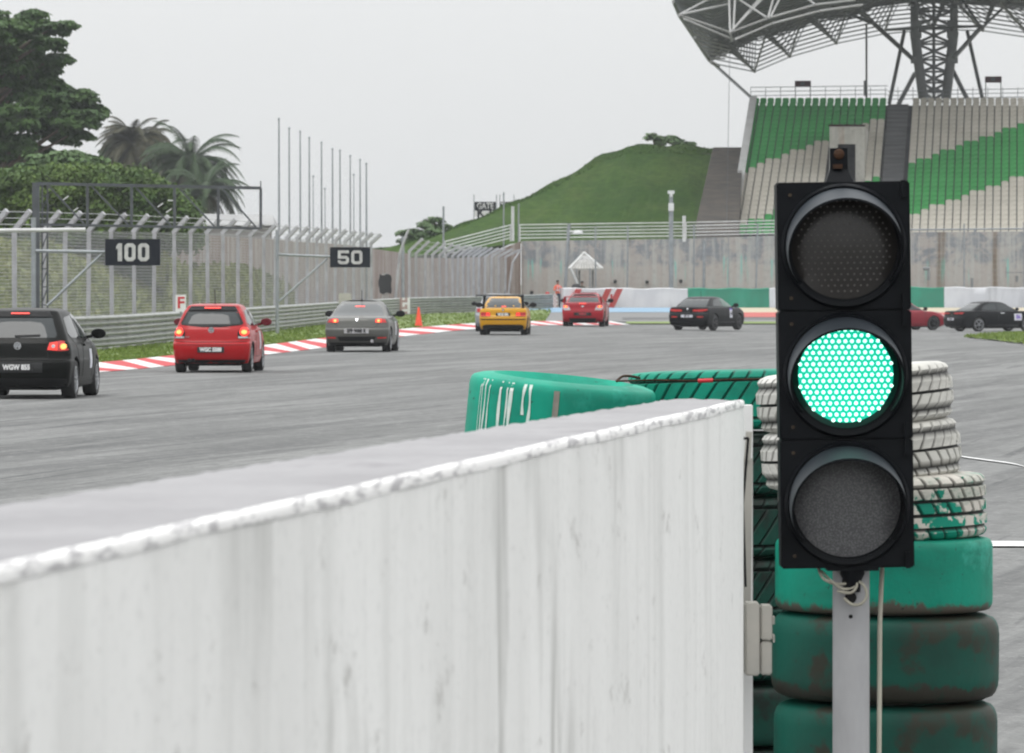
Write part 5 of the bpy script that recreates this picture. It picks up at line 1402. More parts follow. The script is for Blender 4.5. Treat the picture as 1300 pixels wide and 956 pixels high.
# pole with swivel and holes
pole = MB(); px_c = at(1080.5, 0, YL + .10).x - oe.x; rp = px2(23.5) * 1.006
ptop = at(0, 727, YL).z
pole.tube((px_c, .10, -.1), (px_c, .10, ptop), rp, 40)
M['pole'] = pm('weathered grey paint', (0.38, 0.38, 0.39), (0.29, 0.29, 0.30), .45, s=7, scale=(1, 1, .4))
po = pole.build('pole', M['pole'], e, smooth=40)
m1 = MB(); zb = at(0, 722, YL).z
m1.lathe([(0, 0), (.030, -.002), (.034, -.02), (.022, -.045), (.022, -.07), (0, -.07)], 24); bmesh.ops.translate(m1.bm, verts=m1.bm.verts, vec=(px_c, .04, zb + .005))
m1.box((px_c, .06, zb + .0), (.14, .12, .012)); m1.build('swivel', M['blackp'], e, smooth=40)
m1 = MB()
for y, r_ in ((740, .024), (760, .016), (784, .0055)):
    z = at(0, y, YL).z; m1.tube((px_c + (-.004), .10 - rp - .001, z), (px_c - .004, .10 - rp * .5, z), r_, 20)
m1.build('cable_hole', M['trim'], po)
def cable(pts, r_, name, mat, par):
    q = path(pts, 40); m1 = MB()
    for a, b in zip(q, q[1:]): m1.tube(a, b, r_, 6)
    return m1.build(name, mat, par, smooth=60)
def cz(x, y, dy=-.0): p = at(x, y, YL) - oe; return Vector((p.x, dy, p.z))
cable([cz(1040, 722, .05), cz(1046, 735, .02), cz(1062, 742, .03), cz(1078, 741, .03), cz(1086, 736, .03), cz(1088, 745, .02), cz(1080, 753, .02), cz(1064, 751, .03)], .0042, 'cable', M['cable'], e)
cable([cz(1088, 736, .03), cz(1098, 745, .02), cz(1101, 757, .02), cz(1094, 767, .02), cz(1082, 768, .03), cz(1072, 760, .03)], .0042, 'cable', M['cable'], e)
cable([cz(1044, 726, .05), cz(1056, 738, .02), cz(1070, 748, .025), cz(1084, 746, .02), cz(1084, 738, .03)], .0035, 'cable', M['cable'], e)
mb = MB(); mb.tube(at(1120, 716, 16.12), at(1117, 790, 16.1), .0065, 8); mb.tube(at(1117, 790, 16.1), at(1116, 960, 16.1), .0065, 8); mb.tube(at(1116, 960, 16.1), (at(1116, 960, 16.1).x, 16.1, -.05), .0065, 8)
tag(mb.build('rope', M['cable'], smooth=60), 'pale cord hanging beside the traffic light pole', 'cord')
# ================================================================ cars
def paint(name, c, flake=0.0, rough=.4, coat=.45):
    m, nt, b = newmat(name); n = noise(nt, (1, 1, 1), 1.3, 3)
    nt.links.new(mix(nt, c, tuple(x * .82 for x in c), n), b.inputs['Base Color'])
    b.inputs['Metallic'].default_value = flake; b.inputs['Roughness'].default_value = rough
    b.inputs['Coat Weight'].default_value = coat; b.inputs['Coat Roughness'].default_value = .06; b.inputs['Specular IOR Level'].default_value = 0.05; return m
def cr(P, sub):
    out = []; n = len(P) - 1
    for i in range(n * sub + 1):
        t = i / sub; k = min(int(t), n - 1); u = t - k
        p0, p1, p2, p3 = P[max(k - 1, 0)], P[k], P[k + 1], P[min(k + 2, n)]
        q = []
        for a, b, c, d in zip(p0, p1, p2, p3):
            m1 = (c - a) * .5; m2 = (d - b) * .5
            dl = c - b                                  # limit overshoot
            if dl == 0: m1 = m2 = 0
            else:
                m1 = max(min(m1 / dl, 2.5), 0) * dl; m2 = max(min(m2 / dl, 2.5), 0) * dl
            q.append((2 * u**3 - 3 * u*u + 1) * b + (u**3 - 2 * u*u + u) * m1 + (-2 * u**3 + 3 * u*u) * c + (u**3 - u*u) * m2)
        out.append(q)
    return out
def hull(levels, L, rc0=.30, fc0=.75, hw=.9):
    """stack of plan outlines: levels = (z, rear y, front y, half width, rear corner depth, front corner depth)"""
    mb = MB(); V = []
    for z, yr, yf, w_, rc, fc in cr(levels, 4):
        half = []
        n1 = 10
        for i in range(n1 + 1):
            a = math.pi / 2 * i / n1; k = .62
            half.append((w_ * .985 * math.sin(a) ** k, yr + rc * (1 - math.cos(a) ** k)))
        ya, yb = yr + rc, yf - fc
        for i in range(1, 20):
            y = ya + (yb - ya) * i / 20; half.append((w_ * (1 - .03 * abs(2 * i / 20 - 1) ** 2.5 + .015 * (1 - abs(2 * i / 20 - 1))) , y))
        for i in range(n1, -1, -1):
            a = math.pi / 2 * i / n1; half.append((w_ * .97 * math.sin(a) ** .62, yf - fc * (1 - math.cos(a) ** .62)))
        ring = [(x, y) for x, y in half] + [(-x, y) for x, y in half[-2:0:-1]]
        V.append([mb.bm.verts.new((x, y, z)) for x, y in ring])
    n = len(V[0])
    for a, b in zip(V, V[1:]):
        for i in range(n): mb.bm.faces.new((a[i], a[(i + 1) % n], b[(i + 1) % n], b[i]))
    for ring, flip in ((V[0], 1), (V[-1], 0)):
        # cap as strips across
        m_ = n // 2
        mb.bm.faces.new((ring[0], ring[1], ring[-1])); mb.bm.faces.new((ring[m_], ring[m_ - 1], ring[m_ + 1]))
        for i in range(1, m_ - 1): mb.bm.faces.new((ring[i], ring[i + 1], ring[-i - 1], ring[-i]))
    return mb
class Car:
    def __init__(s, label, name, levels, L, mat, wheels, wr, trk, loc, yaw, group, wb=None):
        s.e = empty(name, loc, label, 'car', group, (0, 0, -yaw)); s.L = L
        mb = hull(levels, L); bmesh.ops.recalc_face_normals(mb.bm, faces=mb.bm.faces)
        me = bpy.data.meshes.new('body'); mb.bm.to_mesh(me)
        s.bvh = BVHTree.FromBMesh(mb.bm); mb.bm.free()
        me.materials.append(mat); me.materials.append(M['trim'])
        o = link('body', me, s.e)
        ct = MB()
        for y in wheels:
            for sg in (-1, 1): 
                g = ct.tube((sg * (trk - .26), y, wr + .01), (sg * (trk + .4), y, wr + .01), wr + .055, 36, mi=1)
        bmesh.ops.recalc_face_normals(ct.bm, faces=ct.bm.faces)
        cm = bpy.data.meshes.new('c'); ct.bm.to_mesh(cm); ct.bm.free(); cm.materials.append(mat); cm.materials.append(M['trim'])
        co_ = bpy.data.objects.new('c', cm); COL.objects.link(co_)
        co_.parent = s.e
        md = o.modifiers.new('b', 'BOOLEAN'); md.operation = 'DIFFERENCE'; md.object = co_; md.solver = 'EXACT'
        bpy.context.view_layer.update()
        nm = bpy.data.meshes.new_from_object(o.evaluated_get(bpy.context.evaluated_depsgraph_get()))
        o.modifiers.clear(); o.data = nm; bpy.data.objects.remove(co_)
        for p in nm.polygons: p.use_smooth = True
        nm.set_sharp_from_angle(angle=R(38)); nm.name = 'body'; s.body = o
        s.mat = mat; hw_ = max(l[3] for l in levels)
        u = MB(); u.box((0, L / 2, .20), (hw_ * 1.35, L - .7, .11)); u.build('underbody_shade_box', M['trim'], s.e)  # dark floor box added to deepen the contact shadow under the car
    def cast(s, a, b, view):
        if view == 'rear': o, d = Vector((a, -3, b)), Vector((0, 1, 0))
        elif view == 'front': o, d = Vector((a, s.L + 3, b)), Vector((0, -1, 0))
        elif view == 'right': o, d = Vector((3, a, b)), Vector((-1, 0, 0))
        elif view == 'left': o, d = Vector((-3, a, b)), Vector((1, 0, 0))
        else: o, d = Vector((a, b, 3)), Vector((0, 0, -1))
        h = s.bvh.ray_cast(o, d)
        return (h[0], d) if h[0] is not None else (None, d)
    def patch(s, name, pts, mat, view='rear', off=.006, par=None, fine=.09, mirror=False, both=False):
        """polygon pressed onto the body surface, standing proud by off"""
        par = par or s.e
        todo = [(pts, view)]
        if mirror: todo.append(([(-a, b) for a, b in pts], view))
        if both: todo.append((pts, 'left' if view == 'right' else 'right'))
        outs = []
        for P, vw in todo:
            bm = bmesh.new(); vs = [bm.verts.new((a, b, 0)) for a, b in P]
            for t in tessellate_polygon([[Vector((a, b, 0)) for a, b in P]]):
                try: bm.faces.new([vs[i] for i in t])
                except ValueError: pass
            for _ in range(6):
                ed = [e_ for e_ in bm.edges if e_.calc_length() > fine]
                if not ed: break
                bmesh.ops.subdivide_edges(bm, edges=ed, cuts=1); bmesh.ops.triangulate(bm, faces=bm.faces)
            d = None; bad = []
            for v in bm.verts:
                h, d = s.cast(v.co.x, v.co.y, vw)
                if h is None: bad.append(v)
                else: v.co = h - d * off
            if bad: bmesh.ops.delete(bm, geom=bad, context='VERTS')
            if not bm.faces: bm.free(); continue
            bd = [e_ for e_ in bm.edges if len(e_.link_faces) == 1]
            g = bmesh.ops.extrude_edge_only(bm, edges=bd)
            bmesh.ops.translate(bm, verts=[v for v in g['geom'] if isinstance(v, bmesh.types.BMVert)], vec=d * (off + .02))
            bmesh.ops.recalc_face_normals(bm, faces=bm.faces)
            me = bpy.data.meshes.new(name); bm.to_mesh(me); bm.free(); me.materials.append(mat)
            for p in me.polygons: p.use_smooth = True
            me.set_sharp_from_angle(angle=R(40))
            outs.append(link(name, me, par))
        return outs[0] if outs else None
    def line(s, name, pts, w_, mat, view, off=.004, **k):
        P = []; Q = []
        for i, p in enumerate(pts):
            a = Vector(pts[max(i - 1, 0)]); b = Vector(pts[min(i + 1, len(pts) - 1)]); t = (b - a).normalized(); n_ = Vector((-t.y, t.x))
            P.append(tuple(Vector(p) + n_ * w_ / 2)); Q.append(tuple(Vector(p) - n_ * w_ / 2))
        return s.patch(name, P + Q[::-1], mat, view, off, **k)
    def disc(s, name, c, r, mat, view='rear', off=.012, par=None, mirror=False, n=20, rz=None):
        return s.patch(name, [(c[0] + r * math.cos(i * 2 * math.pi / n), c[1] + (rz or r) * math.sin(i * 2 * math.pi / n)) for i in range(n)], mat, view, off, par, .06, mirror)
    def wheels(s, ys, trk, r, w_, rim='rim', rr=.68, spokes=5):
        for y in ys:
            for sg in (1, -1):
                h = MB(); h.tube((sg * -.10, 0, 0), (sg * .03, 0, 0), r * .35, 20)
                hub = h.build('wheel', M['trim'], s.e, loc=(sg * (trk - w_ / 2), y, r))
                t = MB(); hw = w_ / 2
                t.lathe([(r * rr, -hw * .9), (r * (rr + .06), -hw), (r * .93, -hw), (r, -hw * .72), (r, hw * .72), (r * .93, hw), (r * (rr + .06), hw), (r * rr, hw * .9), (r * rr, -hw * .9)], 40)
                bmesh.ops.rotate(t.bm, verts=t.bm.verts, cent=(0, 0, 0), matrix=Matrix.Rotation(R(90), 3, 'Y')); t.build('tyre', M['tyre'], hub, smooth=40)
                q = MB(); q.lathe([(r * rr * .93, -hw), (r * rr, -hw * .9), (r * rr * 1.03, hw * .95), (r * rr * .93, hw * .98), (r * rr * .88, hw * .6), (r * rr * .88, -hw), (r * rr * .93, -hw)], 40)
                for k in range(spokes):
                    a = 2 * math.pi * k / spokes; ca, sa = math.cos(a), math.sin(a)
                    q.bar((ca * r * .08, sa * r * .08, hw * .82), (ca * r * rr * .92, sa * r * rr * .92, hw * .72), r * .15, .03)
                q.lathe([(0, hw * .95), (r * .13, hw * .92), (r * .15, hw * .6)], 16)
                bmesh.ops.rotate(q.bm, verts=q.bm.verts, cent=(0, 0, 0), matrix=Matrix.Rotation(R(90) * sg, 3, 'Y')); q.build('rim', M[rim], hub, smooth=40)
                if True:
                    dd = MB(); dd.tube((sg * -.02, 0, 0), (sg * .0, 0, 0), r * rr * .86, 24); dd.build('brake_disc', M['trim'], hub)
    def mirrors(s, y, z, w_, mat, size=.11):
        for sg in (-1, 1):
            m_ = MB(); m_.bar((sg * (w_ - .06), y, z - .04), (sg * (w_ + .07), y + .01, z - .01), .05, .04)
            g = bmesh.ops.create_icosphere(m_.bm, subdivisions=3, radius=1)['verts']
            bmesh.ops.transform(m_.bm, matrix=Matrix.Translation((sg * (w_ + .14), y, z + .02)) @ Matrix.Diagonal((size, .09, size * .68, 1)), verts=g)
            for v in g:
                if v.co.y < y - .03: v.co.y = y - .03
            m_.build('mirror', mat, s.e, smooth=50)
    def antenna(s, y, z, h=.30, back=.06):
        m_ = MB(); m_.tube((0, y, z - .02), (0, y - back, z + h), .009, 6); m_.tube((0, y, z - .01), (0, y - .01, z + .04), .018, 8); m_.build('antenna', M['trim'], s.e)
    def plate(s, z, w_, h, txt, mat='plateb', x=0.0, tm='letter', size=None, y=None):
        hit, _ = s.cast(x, z, 'rear'); yy = (hit.y if y is None else y) - .018
        m_ = MB(); m_.box((x, yy + .012, z), (w_, .03, h)); o = m_.build('number_plate', M[mat], s.e)
        if txt: text('lettering', txt, size or h * .95, M[tm], o, stand((x, yy - .006, z)), ext=.002, off=.006, sx=.85)
        return o
def place(px, py, xr=None):
    p = G(px, py); return Vector(((px - CX) / F * p.y, p.y, gz(p.x, p.y)))
GRP = 'cars following each other round the corner'

# ---- dark hatchback, cropped by the left edge
def hatch_levels(L, hw, H, hood=.92, tail=.0):
    return [(.20, .16, L - .12, hw * .92, .20, .5), (.30, .05, L - .03, hw * .965, .26, .55), (.50, .0, L, hw * .995, .26, .6), (.615, .01, L - .01, hw, .26, .6), (.66, .075, L - .05, hw * .995, .26, .62), (.80, .10, L - .22, hw * .985, .26, .7), (.90, .125, L - .55, hw * .955, .26, .6), (.965, .165, L - 1.0, hw * .915, .26, .35),
            (1.10, .25, L - 1.28, hw * .855, .24, .35), (1.26, .36, L - 1.58, hw * .78, .24, .4), (H - .10, .47, L - 1.85, hw * .715, .22, .45), (H - .045, .52, L - 2.05, hw * .66, .2, .4), (H - .012, .75, L - 2.3, hw * .55, .2, .35), (H, 1.2, L - 2.6, hw * .34, .2, .3)]
black = paint('black metallic paint', (0.003, 0.0036, 0.003), .0, coat=.16)
p = place(21, 507); hw = .88
c = Car('dark grey five door hatchback cut by the left edge, brake lamps lit', 'hatchback_car', hatch_levels(4.2, hw, 1.485), 4.2, black, (.82, 3.40), .315, .76, p, R(3.6), GRP)
c.wheels((.82, 3.40), .87, .315, .225, 'rim', .68, 10)
c.patch('rear_window', [(-.60, 1.0), (.60, 1.0), (.63, 1.04), (.53, 1.315), (.50, 1.335), (-.50, 1.335), (-.53, 1.315), (-.63, 1.04)], M['glass'])
c.patch('spoiler', [(-.52, 1.345), (.52, 1.345), (.46, 1.435), (-.46, 1.435)], M['trim'], off=.03)
c.patch('brake_lamp', [(-.15, 1.388), (.15, 1.388), (.15, 1.412), (-.15, 1.412)], M['lit'], off=.055)
for sg in (-1, 1):
    ta = c.patch('tail_lamp', [(sg * .48, .80), (sg * .52, .925), (sg * .70, .955), (sg * .83, .93), (sg * .868, .80), (sg * .70, .785)], M['lred'], off=.018)
    c.patch('lit_segment', [(sg * .50, .81), (sg * .53, .915), (sg * .64, .935), (sg * .65, .80)], M['lit'], off=.021, par=ta); c.disc('bulb', (sg * .745, .86), .048, M['core'], off=.03, par=ta); c.disc('reversing_lamp', (sg * .585, .865), .030, M['lclear'], off=.028, par=ta)
def badge(c, z, r, kind, x=0, off=.012):
    hit, _ = c.cast(x, z, 'rear')
    m_ = MB(); y = hit.y
    if kind == 'ring':
        m_.lathe([(r * .82, -.008), (r, -.008), (r, .01), (r * .82, .01), (r * .82, -.008)], 28)
        bmesh.ops.rotate(m_.bm, verts=m_.bm.verts, cent=(0, 0, 0), matrix=Matrix.Rotation(R(90), 3, 'X')); bmesh.ops.translate(m_.bm, verts=m_.bm.verts, vec=(x, y - .012, z))
        w_ = r * .17
        def s_(x0, z0, x1, z1): m_.bar((x + x0 * r, y - .014, z + z0 * r), (x + x1 * r, y - .014, z + z1 * r), w_, .008)
        s_(-.36, .78, 0, .10); s_(.36, .78, 0, .10)
        s_(-.78, .38, -.36, -.72); s_(-.36, -.72, 0, .02); s_(0, .02, .36, -.72); s_(.36, -.72, .78, .38)
        o = m_.build('badge', M['chrome'], c.e)
        m2 = MB(); m2.tube((x, y - .006, z), (x, y + .006, z), r * .9, 24); m2.build('badge_field', M['steel'], o)
    elif kind == 'roundel':
        m_.tube((x, y - .012, z), (x, y + .01, z), r, 24); o = m_.build('badge', M['trim'], c.e)
        for k in range(4):
            m2 = MB(); vs = [m2.bm.verts.new((x, y - .016, z))] + [m2.bm.verts.new((x + r * .66 * math.cos(math.pi / 2 * (k + i / 5)), y - .016, z + r * .66 * math.sin(math.pi / 2 * (k + i / 5)))) for i in range(6)]
            m2.bm.faces.new(vs); m2.build('quarter', M['white'] if k % 2 == 0 else M['bluep'], o)
    elif kind == 'shield':
        c.patch('badge', [(x, z - r), (x + r * .95, z + r * .5), (x + r * .55, z + r * .75), (x, z + r * .55), (x - r * .55, z + r * .75), (x - r * .95, z + r * .5)], M['chrome'], off=.014)
    elif kind == 'oval':
        c.disc('badge', (x, z), r * 1.5, M['chrome'], off=.012, rz=r * .8); 
badge(c, .872, .062, 'ring')
c.plate(.52, .52, .12, 'WGW 855', x=-.0)
c.patch('plate_recess', [(-.36, .435), (.42, .435), (.42, .60), (-.36, .60)], M['plateb'], off=.003)
c.line('bumper_seam', [(-.86, .655), (0, .635), (.86, .655)], .012, M['trim'], 'rear')
c.line('tailgate_seam', [(-.50, .66), (-.49, .79)], .010, M['trim'], 'rear', mirror=True)
c.patch('lower_valance', [(-.80, .20), (.80, .20), (.80, .33), (.55, .345), (-.55, .345), (-.80, .33)], M['trim'], off=.008)
c.line('wiper', [(0.03, 1.02), (-.06, 1.03), (.36, 1.045)], .025, M['trim'], 'rear', off=.022)
def side(c, front, rear, rails=True, handle=None, z0=1.0):
    c.patch('side_window', front, M['glass'], 'right', both=True); c.patch('side_window', rear, M['glass'], 'right', both=True)
side(c, [(1.62, .985), (1.66, 1.365), (2.06, 1.39), (2.42, 1.28), (2.86, .99)], [(.62, 1.06), (.78, 1.30), (.92, 1.335), (1.56, 1.365), (1.50, .985), (.80, 1.0)])
c.line('door_seam', [(1.58, .98), (1.56, .60), (1.50, .34), (2.65, .34), (2.82, .6), (2.86, .98)], .010, M['trim'], 'right', both=True)
c.line('door_seam', [(.80, .98), (1.02, .80), (1.22, .36), (1.5, .34)], .010, M['trim'], 'right', both=True)
c.patch('side_skirt', [(1.20, .20), (3.02, .20), (3.02, .27), (1.20, .27)], black, 'right', off=.02, both=True)
c.patch('race_sticker', [(2.35, .48), (2.62, .48), (2.62, .80), (2.35, .80)], M['stick'], 'right', off=.008)
c.line('door_handle', [(1.72, .87), (1.92, .875)], .035, black, 'right', off=.03, both=True)
c.mirrors(2.72, 1.03, .84, black, .125)

# ---- red small hatchback
red = paint('red paint', (0.37, 0.005, 0.008))
p = place(267.5, 473.5); hw = .825
c = Car('bright red small hatchback with a pale shining roof, second car from the left', 'hatchback_car', hatch_levels(3.9, hw, 1.45), 3.9, red, (.72, 3.18), .30, .72, p, R(3.0), GRP)
c.wheels((.72, 3.18), .80, .30, .205, 'rim', .68, 7)
c.patch('rear_window', [(-.63, 1.0), (-.20, .955), (.20, .955), (.63, 1.0), (.66, 1.04), (.53, 1.30), (.49, 1.33), (-.49, 1.33), (-.53, 1.30), (-.66, 1.04)], M['trim'], off=.005)
c.patch('pane', [(-.56, 1.02), (.56, 1.02), (.60, 1.05), (.50, 1.27), (-.50, 1.27), (-.60, 1.05)], M['glass'], off=.009, par=[o for o in COL.objects if o.parent == c.e and o.name.startswith('rear_window')][-1])
c.patch('spoiler', [(-.52, 1.315), (.52, 1.315), (.46, 1.395), (-.46, 1.395)], M['trim'], off=.035)
c.patch('brake_lamp', [(-.17, 1.345), (.17, 1.345), (.17, 1.378), (-.17, 1.378)], M['lit'], off=.06)
for sg in (-1, 1):
    ta = c.patch('tail_lamp', [(sg * .56, .72), (sg * .55, .84), (sg * .60, .935), (sg * .72, .965), (sg * .805, .90), (sg * .82, .72)], M['trim'], off=.012)
    c.disc('round_lamp', (sg * .685, .860), .098, M['lit'], off=.022, par=ta); c.disc('bulb', (sg * .685, .855), .058, M['core'], off=.03, par=ta, rz=.045)
    c.patch('reversing_lamp', [(sg * .57, .725), (sg * .57, .765), (sg * .80, .765), (sg * .80, .725)], M['lclear'], off=.018, par=ta)
badge(c, .895, .062, 'ring')
c.plate(.485, .56, .118, 'WGC 5588')
c.line('bumper_seam', [(-.81, .66), (-.4, .645), (.4, .645), (.81, .66)], .012, M['trim'], 'rear'); c.line('bumper_crease', [(-.79, .585), (.79, .585)], .008, M['trim'], 'rear', off=.002)
c.patch('lower_valance', [(-.74, .19), (.74, .19), (.74, .275), (-.74, .275)], M['trim'], off=.008)
c.line('wiper', [(-.02, .985), (.05, 1.005), (.34, .985)], .03, M['trim'], 'rear', off=.02)
t_ = text('model_lettering', 'GTI', .055, M['chrome'], c.e, stand((-.50, c.cast(-.50, .745, 'rear')[0].y - .012, .745)))
m_ = MB()
for x in (-.45, -.37): m_.tube((x, -.02, .27), (x, .12, .27), .035, 14)
m_.build('exhaust', M['trim'], c.e)
side(c, [(1.42, .985), (1.50, 1.33), (1.86, 1.35), (2.2, 1.23), (2.62, .99)], [(.55, 1.05), (.72, 1.27), (.88, 1.31), (1.42, 1.33), (1.34, .985), (.75, 1.0)])
c.line('door_seam', [(1.38, .98), (1.36, .60), (1.32, .34), (2.45, .34), (2.58, .6), (2.62, .98)], .010, M['trim'], 'right', both=True)
c.patch('race_sticker', [(2.1, .48), (2.34, .48), (2.34, .86), (2.1, .86)], M['stick'], 'right', off=.008)
c.line('door_handle', [(1.50, .86), (1.68, .865)], .035, red, 'right', off=.03, both=True)
c.mirrors(2.50, 1.03, .79, paint('dark red mirror shell', (.12, .008, .015)), .12); c.antenna(.95, 1.42, .32, .10)

# ---- grey coupe
grey = paint('gunmetal grey paint', (0.095, 0.095, 0.088), .3)
p = place(452.5, 447.2); hw = .88; L = 4.49; H = 1.39
lv_ = [(.18, .20, L - .12, hw * .90, .25, .5), (.28, .07, L - .03, hw * .96, .30, .55), (.46, .0, L, hw * .99, .32, .6), (.60, .0, L - .02, hw, .34, .6), (.66, .05, L - .07, hw * .995, .34, .62), (.78, .09, L - .25, hw * .985, .34, .7), (.86, .12, L - .55, hw * .965, .34, .6), (.92, .18, L - 1.0, hw * .93, .36, .4), (.96, .42, L - 1.18, hw * .885, .32, .36),
       (1.04, .72, L - 1.30, hw * .84, .3, .35), (1.16, 1.05, L - 1.55, hw * .77, .28, .4), (1.28, 1.40, L - 1.85, hw * .69, .28, .45), (H - .045, 1.66, L - 2.08, hw * .62, .25, .4), (H - .012, 1.95, L - 2.3, hw * .50, .2, .3), (H, 2.2, L - 2.45, hw * .32, .15, .2)]
c = Car('gunmetal grey coupe with lit tail lamps, third car from the left', 'coupe_car', lv_, L, grey, (.86, 3.46), .32, .77, p, R(3.2), GRP)
c.wheels((.86, 3.46), .865, .32, .225, 'rim', .70, 6)
c.patch('rear_window', [(-.66, .985), (.66, .985), (.68, 1.01), (.57, 1.24), (.50, 1.29), (.0, 1.305), (-.50, 1.29), (-.57, 1.24), (-.68, 1.01)], M['glass'])
c.patch('brake_lamp', [(-.13, 1.215), (.13, 1.215), (.13, 1.245), (-.13, 1.245)], M['lit'], off=.012)
for sg in (-1, 1):
    ta = c.patch('tail_lamp', [(sg * .50, .80), (sg * .51, .895), (sg * .66, .90), (sg * .84, .87), (sg * .80, .80), (sg * .66, .795)], M['lred'], off=.016)
    c.patch('lit_segment', [(sg * .50, .80), (sg * .51, .89), (sg * .66, .895), (sg * .66, .80)], M['lit'], off=.020, par=ta); c.disc('bulb', (sg * .585, .845), .038, M['core'], off=.028, par=ta)
    c.patch('reflector', [(sg * .56, .365), (sg * .57, .405), (sg * .80, .405), (sg * .80, .375)], M['lred'], off=.01)
badge(c, .875, .05, 'shield')
c.plate(.57, .66, .125, 'SFP 9088 R', mat='lclear', tm='trim', size=.13)
c.line('tailgate_seam', [(-.62, .80), (-.50, .67), (.50, .67), (.62, .80)], .012, M['trim'], 'rear')
c.line('bumper_edge', [(-.84, .66), (-.52, .665)], .010, M['trim'], 'rear', mirror=True)
c.patch('lower_valance', [(-.46, .30), (.46, .30), (.52, .42), (-.52, .42)], M['trim'], off=.004)
c.patch('diffuser', [(-.78, .18), (.78, .18), (.78, .255), (-.78, .255)], M['trim'], off=.008)
m_ = MB(); m_.tube((.42, -.02, .30), (.42, .12, .30), .045, 14, .05); m_.build('exhaust', M['chrome'], c.e)
c.patch('side_window', [(1.50, 1.0), (1.72, 1.25), (1.92, 1.30), (2.25, 1.32), (2.60, 1.20), (3.02, .965), (1.9, .965)], M['glass'], 'right', both=True)
c.line('door_seam', [(1.70, .96), (1.62, .7), (1.70, .32), (2.95, .32), (3.05, .6), (3.06, .95)], .010, M['trim'], 'right', both=True)
c.patch('race_sticker', [(2.2, .45), (2.42, .45), (2.42, .82), (2.2, .82)], M['stick'], 'right', off=.008)
c.mirrors(2.90, 1.0, .83, M['trim'], .13); c.antenna(1.8, 1.37, .30, .02)

# ---- sedan levels
def sedan(L, hw, H, deck, rearx=.55, rw=.55, cowl=1.25, trunk=.62):
    return [(.20, .18, L - .12, hw * .91, .22, .5), (.30, .05, L - .03, hw * .965, .26, .55), (.48, .0, L, hw * .99, .28, .6), (.60, .0, L - .01, hw, .28, .6), (deck - .22, .06, L - .09, hw * .995, .28, .62), (deck - .08, .07, L - .35, hw * .975, .28, .7), (deck - .015, .10, L - .8, hw * .94, .28, .5), (deck, .16, L - cowl + .12, hw * .90, .28, .35), (deck + .015, trunk, L - cowl, hw * .87, .22, .32),
            (deck + .10, trunk + .16, L - cowl - .14, hw * .825, .24, .34), (deck + .24, trunk + .42, L - cowl - .40, hw * .745, .24, .4), (H - .09, trunk + .66, L - cowl - .62, hw * .68, .24, .42), (H - .04, trunk + .80, L - cowl - .80, hw * .62, .22, .4), (H - .012, trunk + 1.05, L - cowl - 1.0, hw * .50, .2, .3), (H, trunk + 1.3, L - cowl - 1.15, hw * .32, .15, .2)]
yel = paint('yellow paint', (0.58, 0.29, 0.010))
p = place(638.5, 425.5); L = 4.43; H = 1.36; hw = .855
# silver car almost hidden behind the yellow one
p2 = place(632.0, 421.0); p2.x += .0
c = Car('silver car almost entirely hidden behind the left side of the yellow car', 'saloon_car', sedan(4.5, .88, 1.42, .93), 4.5, paint('silver paint', (.30, .31, .33), .4), (.85, 3.5), .315, .77, p2, R(1.5), GRP)
c.wheels((.85, 3.5), .86, .315, .215); c.patch('rear_window', [(-.60, .97), (.60, .97), (.50, 1.30), (-.50, 1.30)], M['glass']); c.mirrors(3.0, 1.02, .84, M['trim'])
c.patch('tail_lamp', [(.55, .72), (.55, .86), (.85, .88), (.86, .74)], M['lred'], off=.016, mirror=True)
c.patch('side_window', [(1.3, .98), (1.55, 1.27), (2.35, 1.30), (3.0, .97)], M['glass'], 'right', both=True)
c = Car('yellow two door saloon with a large black rear wing', 'saloon_car', sedan(L, hw, H, .94), L, yel, (.80, 3.50), .315, .74, p, R(2.2), GRP)
c.wheels((.80, 3.50), .84, .315, .235, 'drim', .68, 5)
c.patch('rear_window', [(-.62, .965), (.62, .965), (.64, .99), (.53, 1.27), (.48, 1.295), (-.48, 1.295), (-.53, 1.27), (-.64, .99)], M['glass'])
c.patch('brake_lamp', [(-.09, .985), (.09, .985), (.08, 1.02), (-.08, 1.02)], M['lit'], off=.012)
for sg in (-1, 1):
    ta = c.patch('tail_lamp', [(sg * .44, .665), (sg * .45, .80), (sg * .835, .81), (sg * .84, .665)], M['lred'], off=.014)
    c.patch('lit_segment', [(sg * .46, .68), (sg * .46, .79), (sg * .60, .79), (sg * .60, .68)], M['lit'], off=.020, par=ta)
    c.line('lamp_bar', [(sg * .44, .745), (sg * .83, .745)], .012, M['trim'], 'rear', off=.022)
badge(c, .885, .042, 'roundel'); c.plate(.725, .50, .115, 'WCS 382')
c.line('bumper_strip', [(-.835, .555), (.835, .555)], .035, M['trim'], 'rear', off=.014); c.line('boot_seam', [(-.80, .64), (.80, .64)], .010, M['trim'], 'rear')
c.patch('lower_valance', [(-.72, .20), (.72, .20), (.72, .34), (.60, .37), (-.60, .37), (-.72, .34)], M['trim'], off=.008)
c.patch('side_window', [(1.30, .985), (1.50, 1.24), (1.66, 1.275), (2.35, 1.285), (2.92, .975)], M['glass'], 'right', both=True)
c.line('door_seam', [(1.60, .97), (1.56, .6), (1.6, .32), (2.95, .32), (3.0, .6), (3.0, .96)], .010, M['trim'], 'right', both=True)
c.line('side_strip', [(1.2, .56), (3.1, .56)], .03, M['trim'], 'right', off=.014, both=True)
wg = MB(); wg.box((-.10, .35, 1.40), (1.66, .26, .035), Matrix.Rotation(R(8), 3, 'X'))
for sg in (-1, 1): wg.box((-.14 + sg * .81, .35, 1.37), (.018, .30, .12))
w_o = wg.build('rear_wing', M['trim'], c.e)
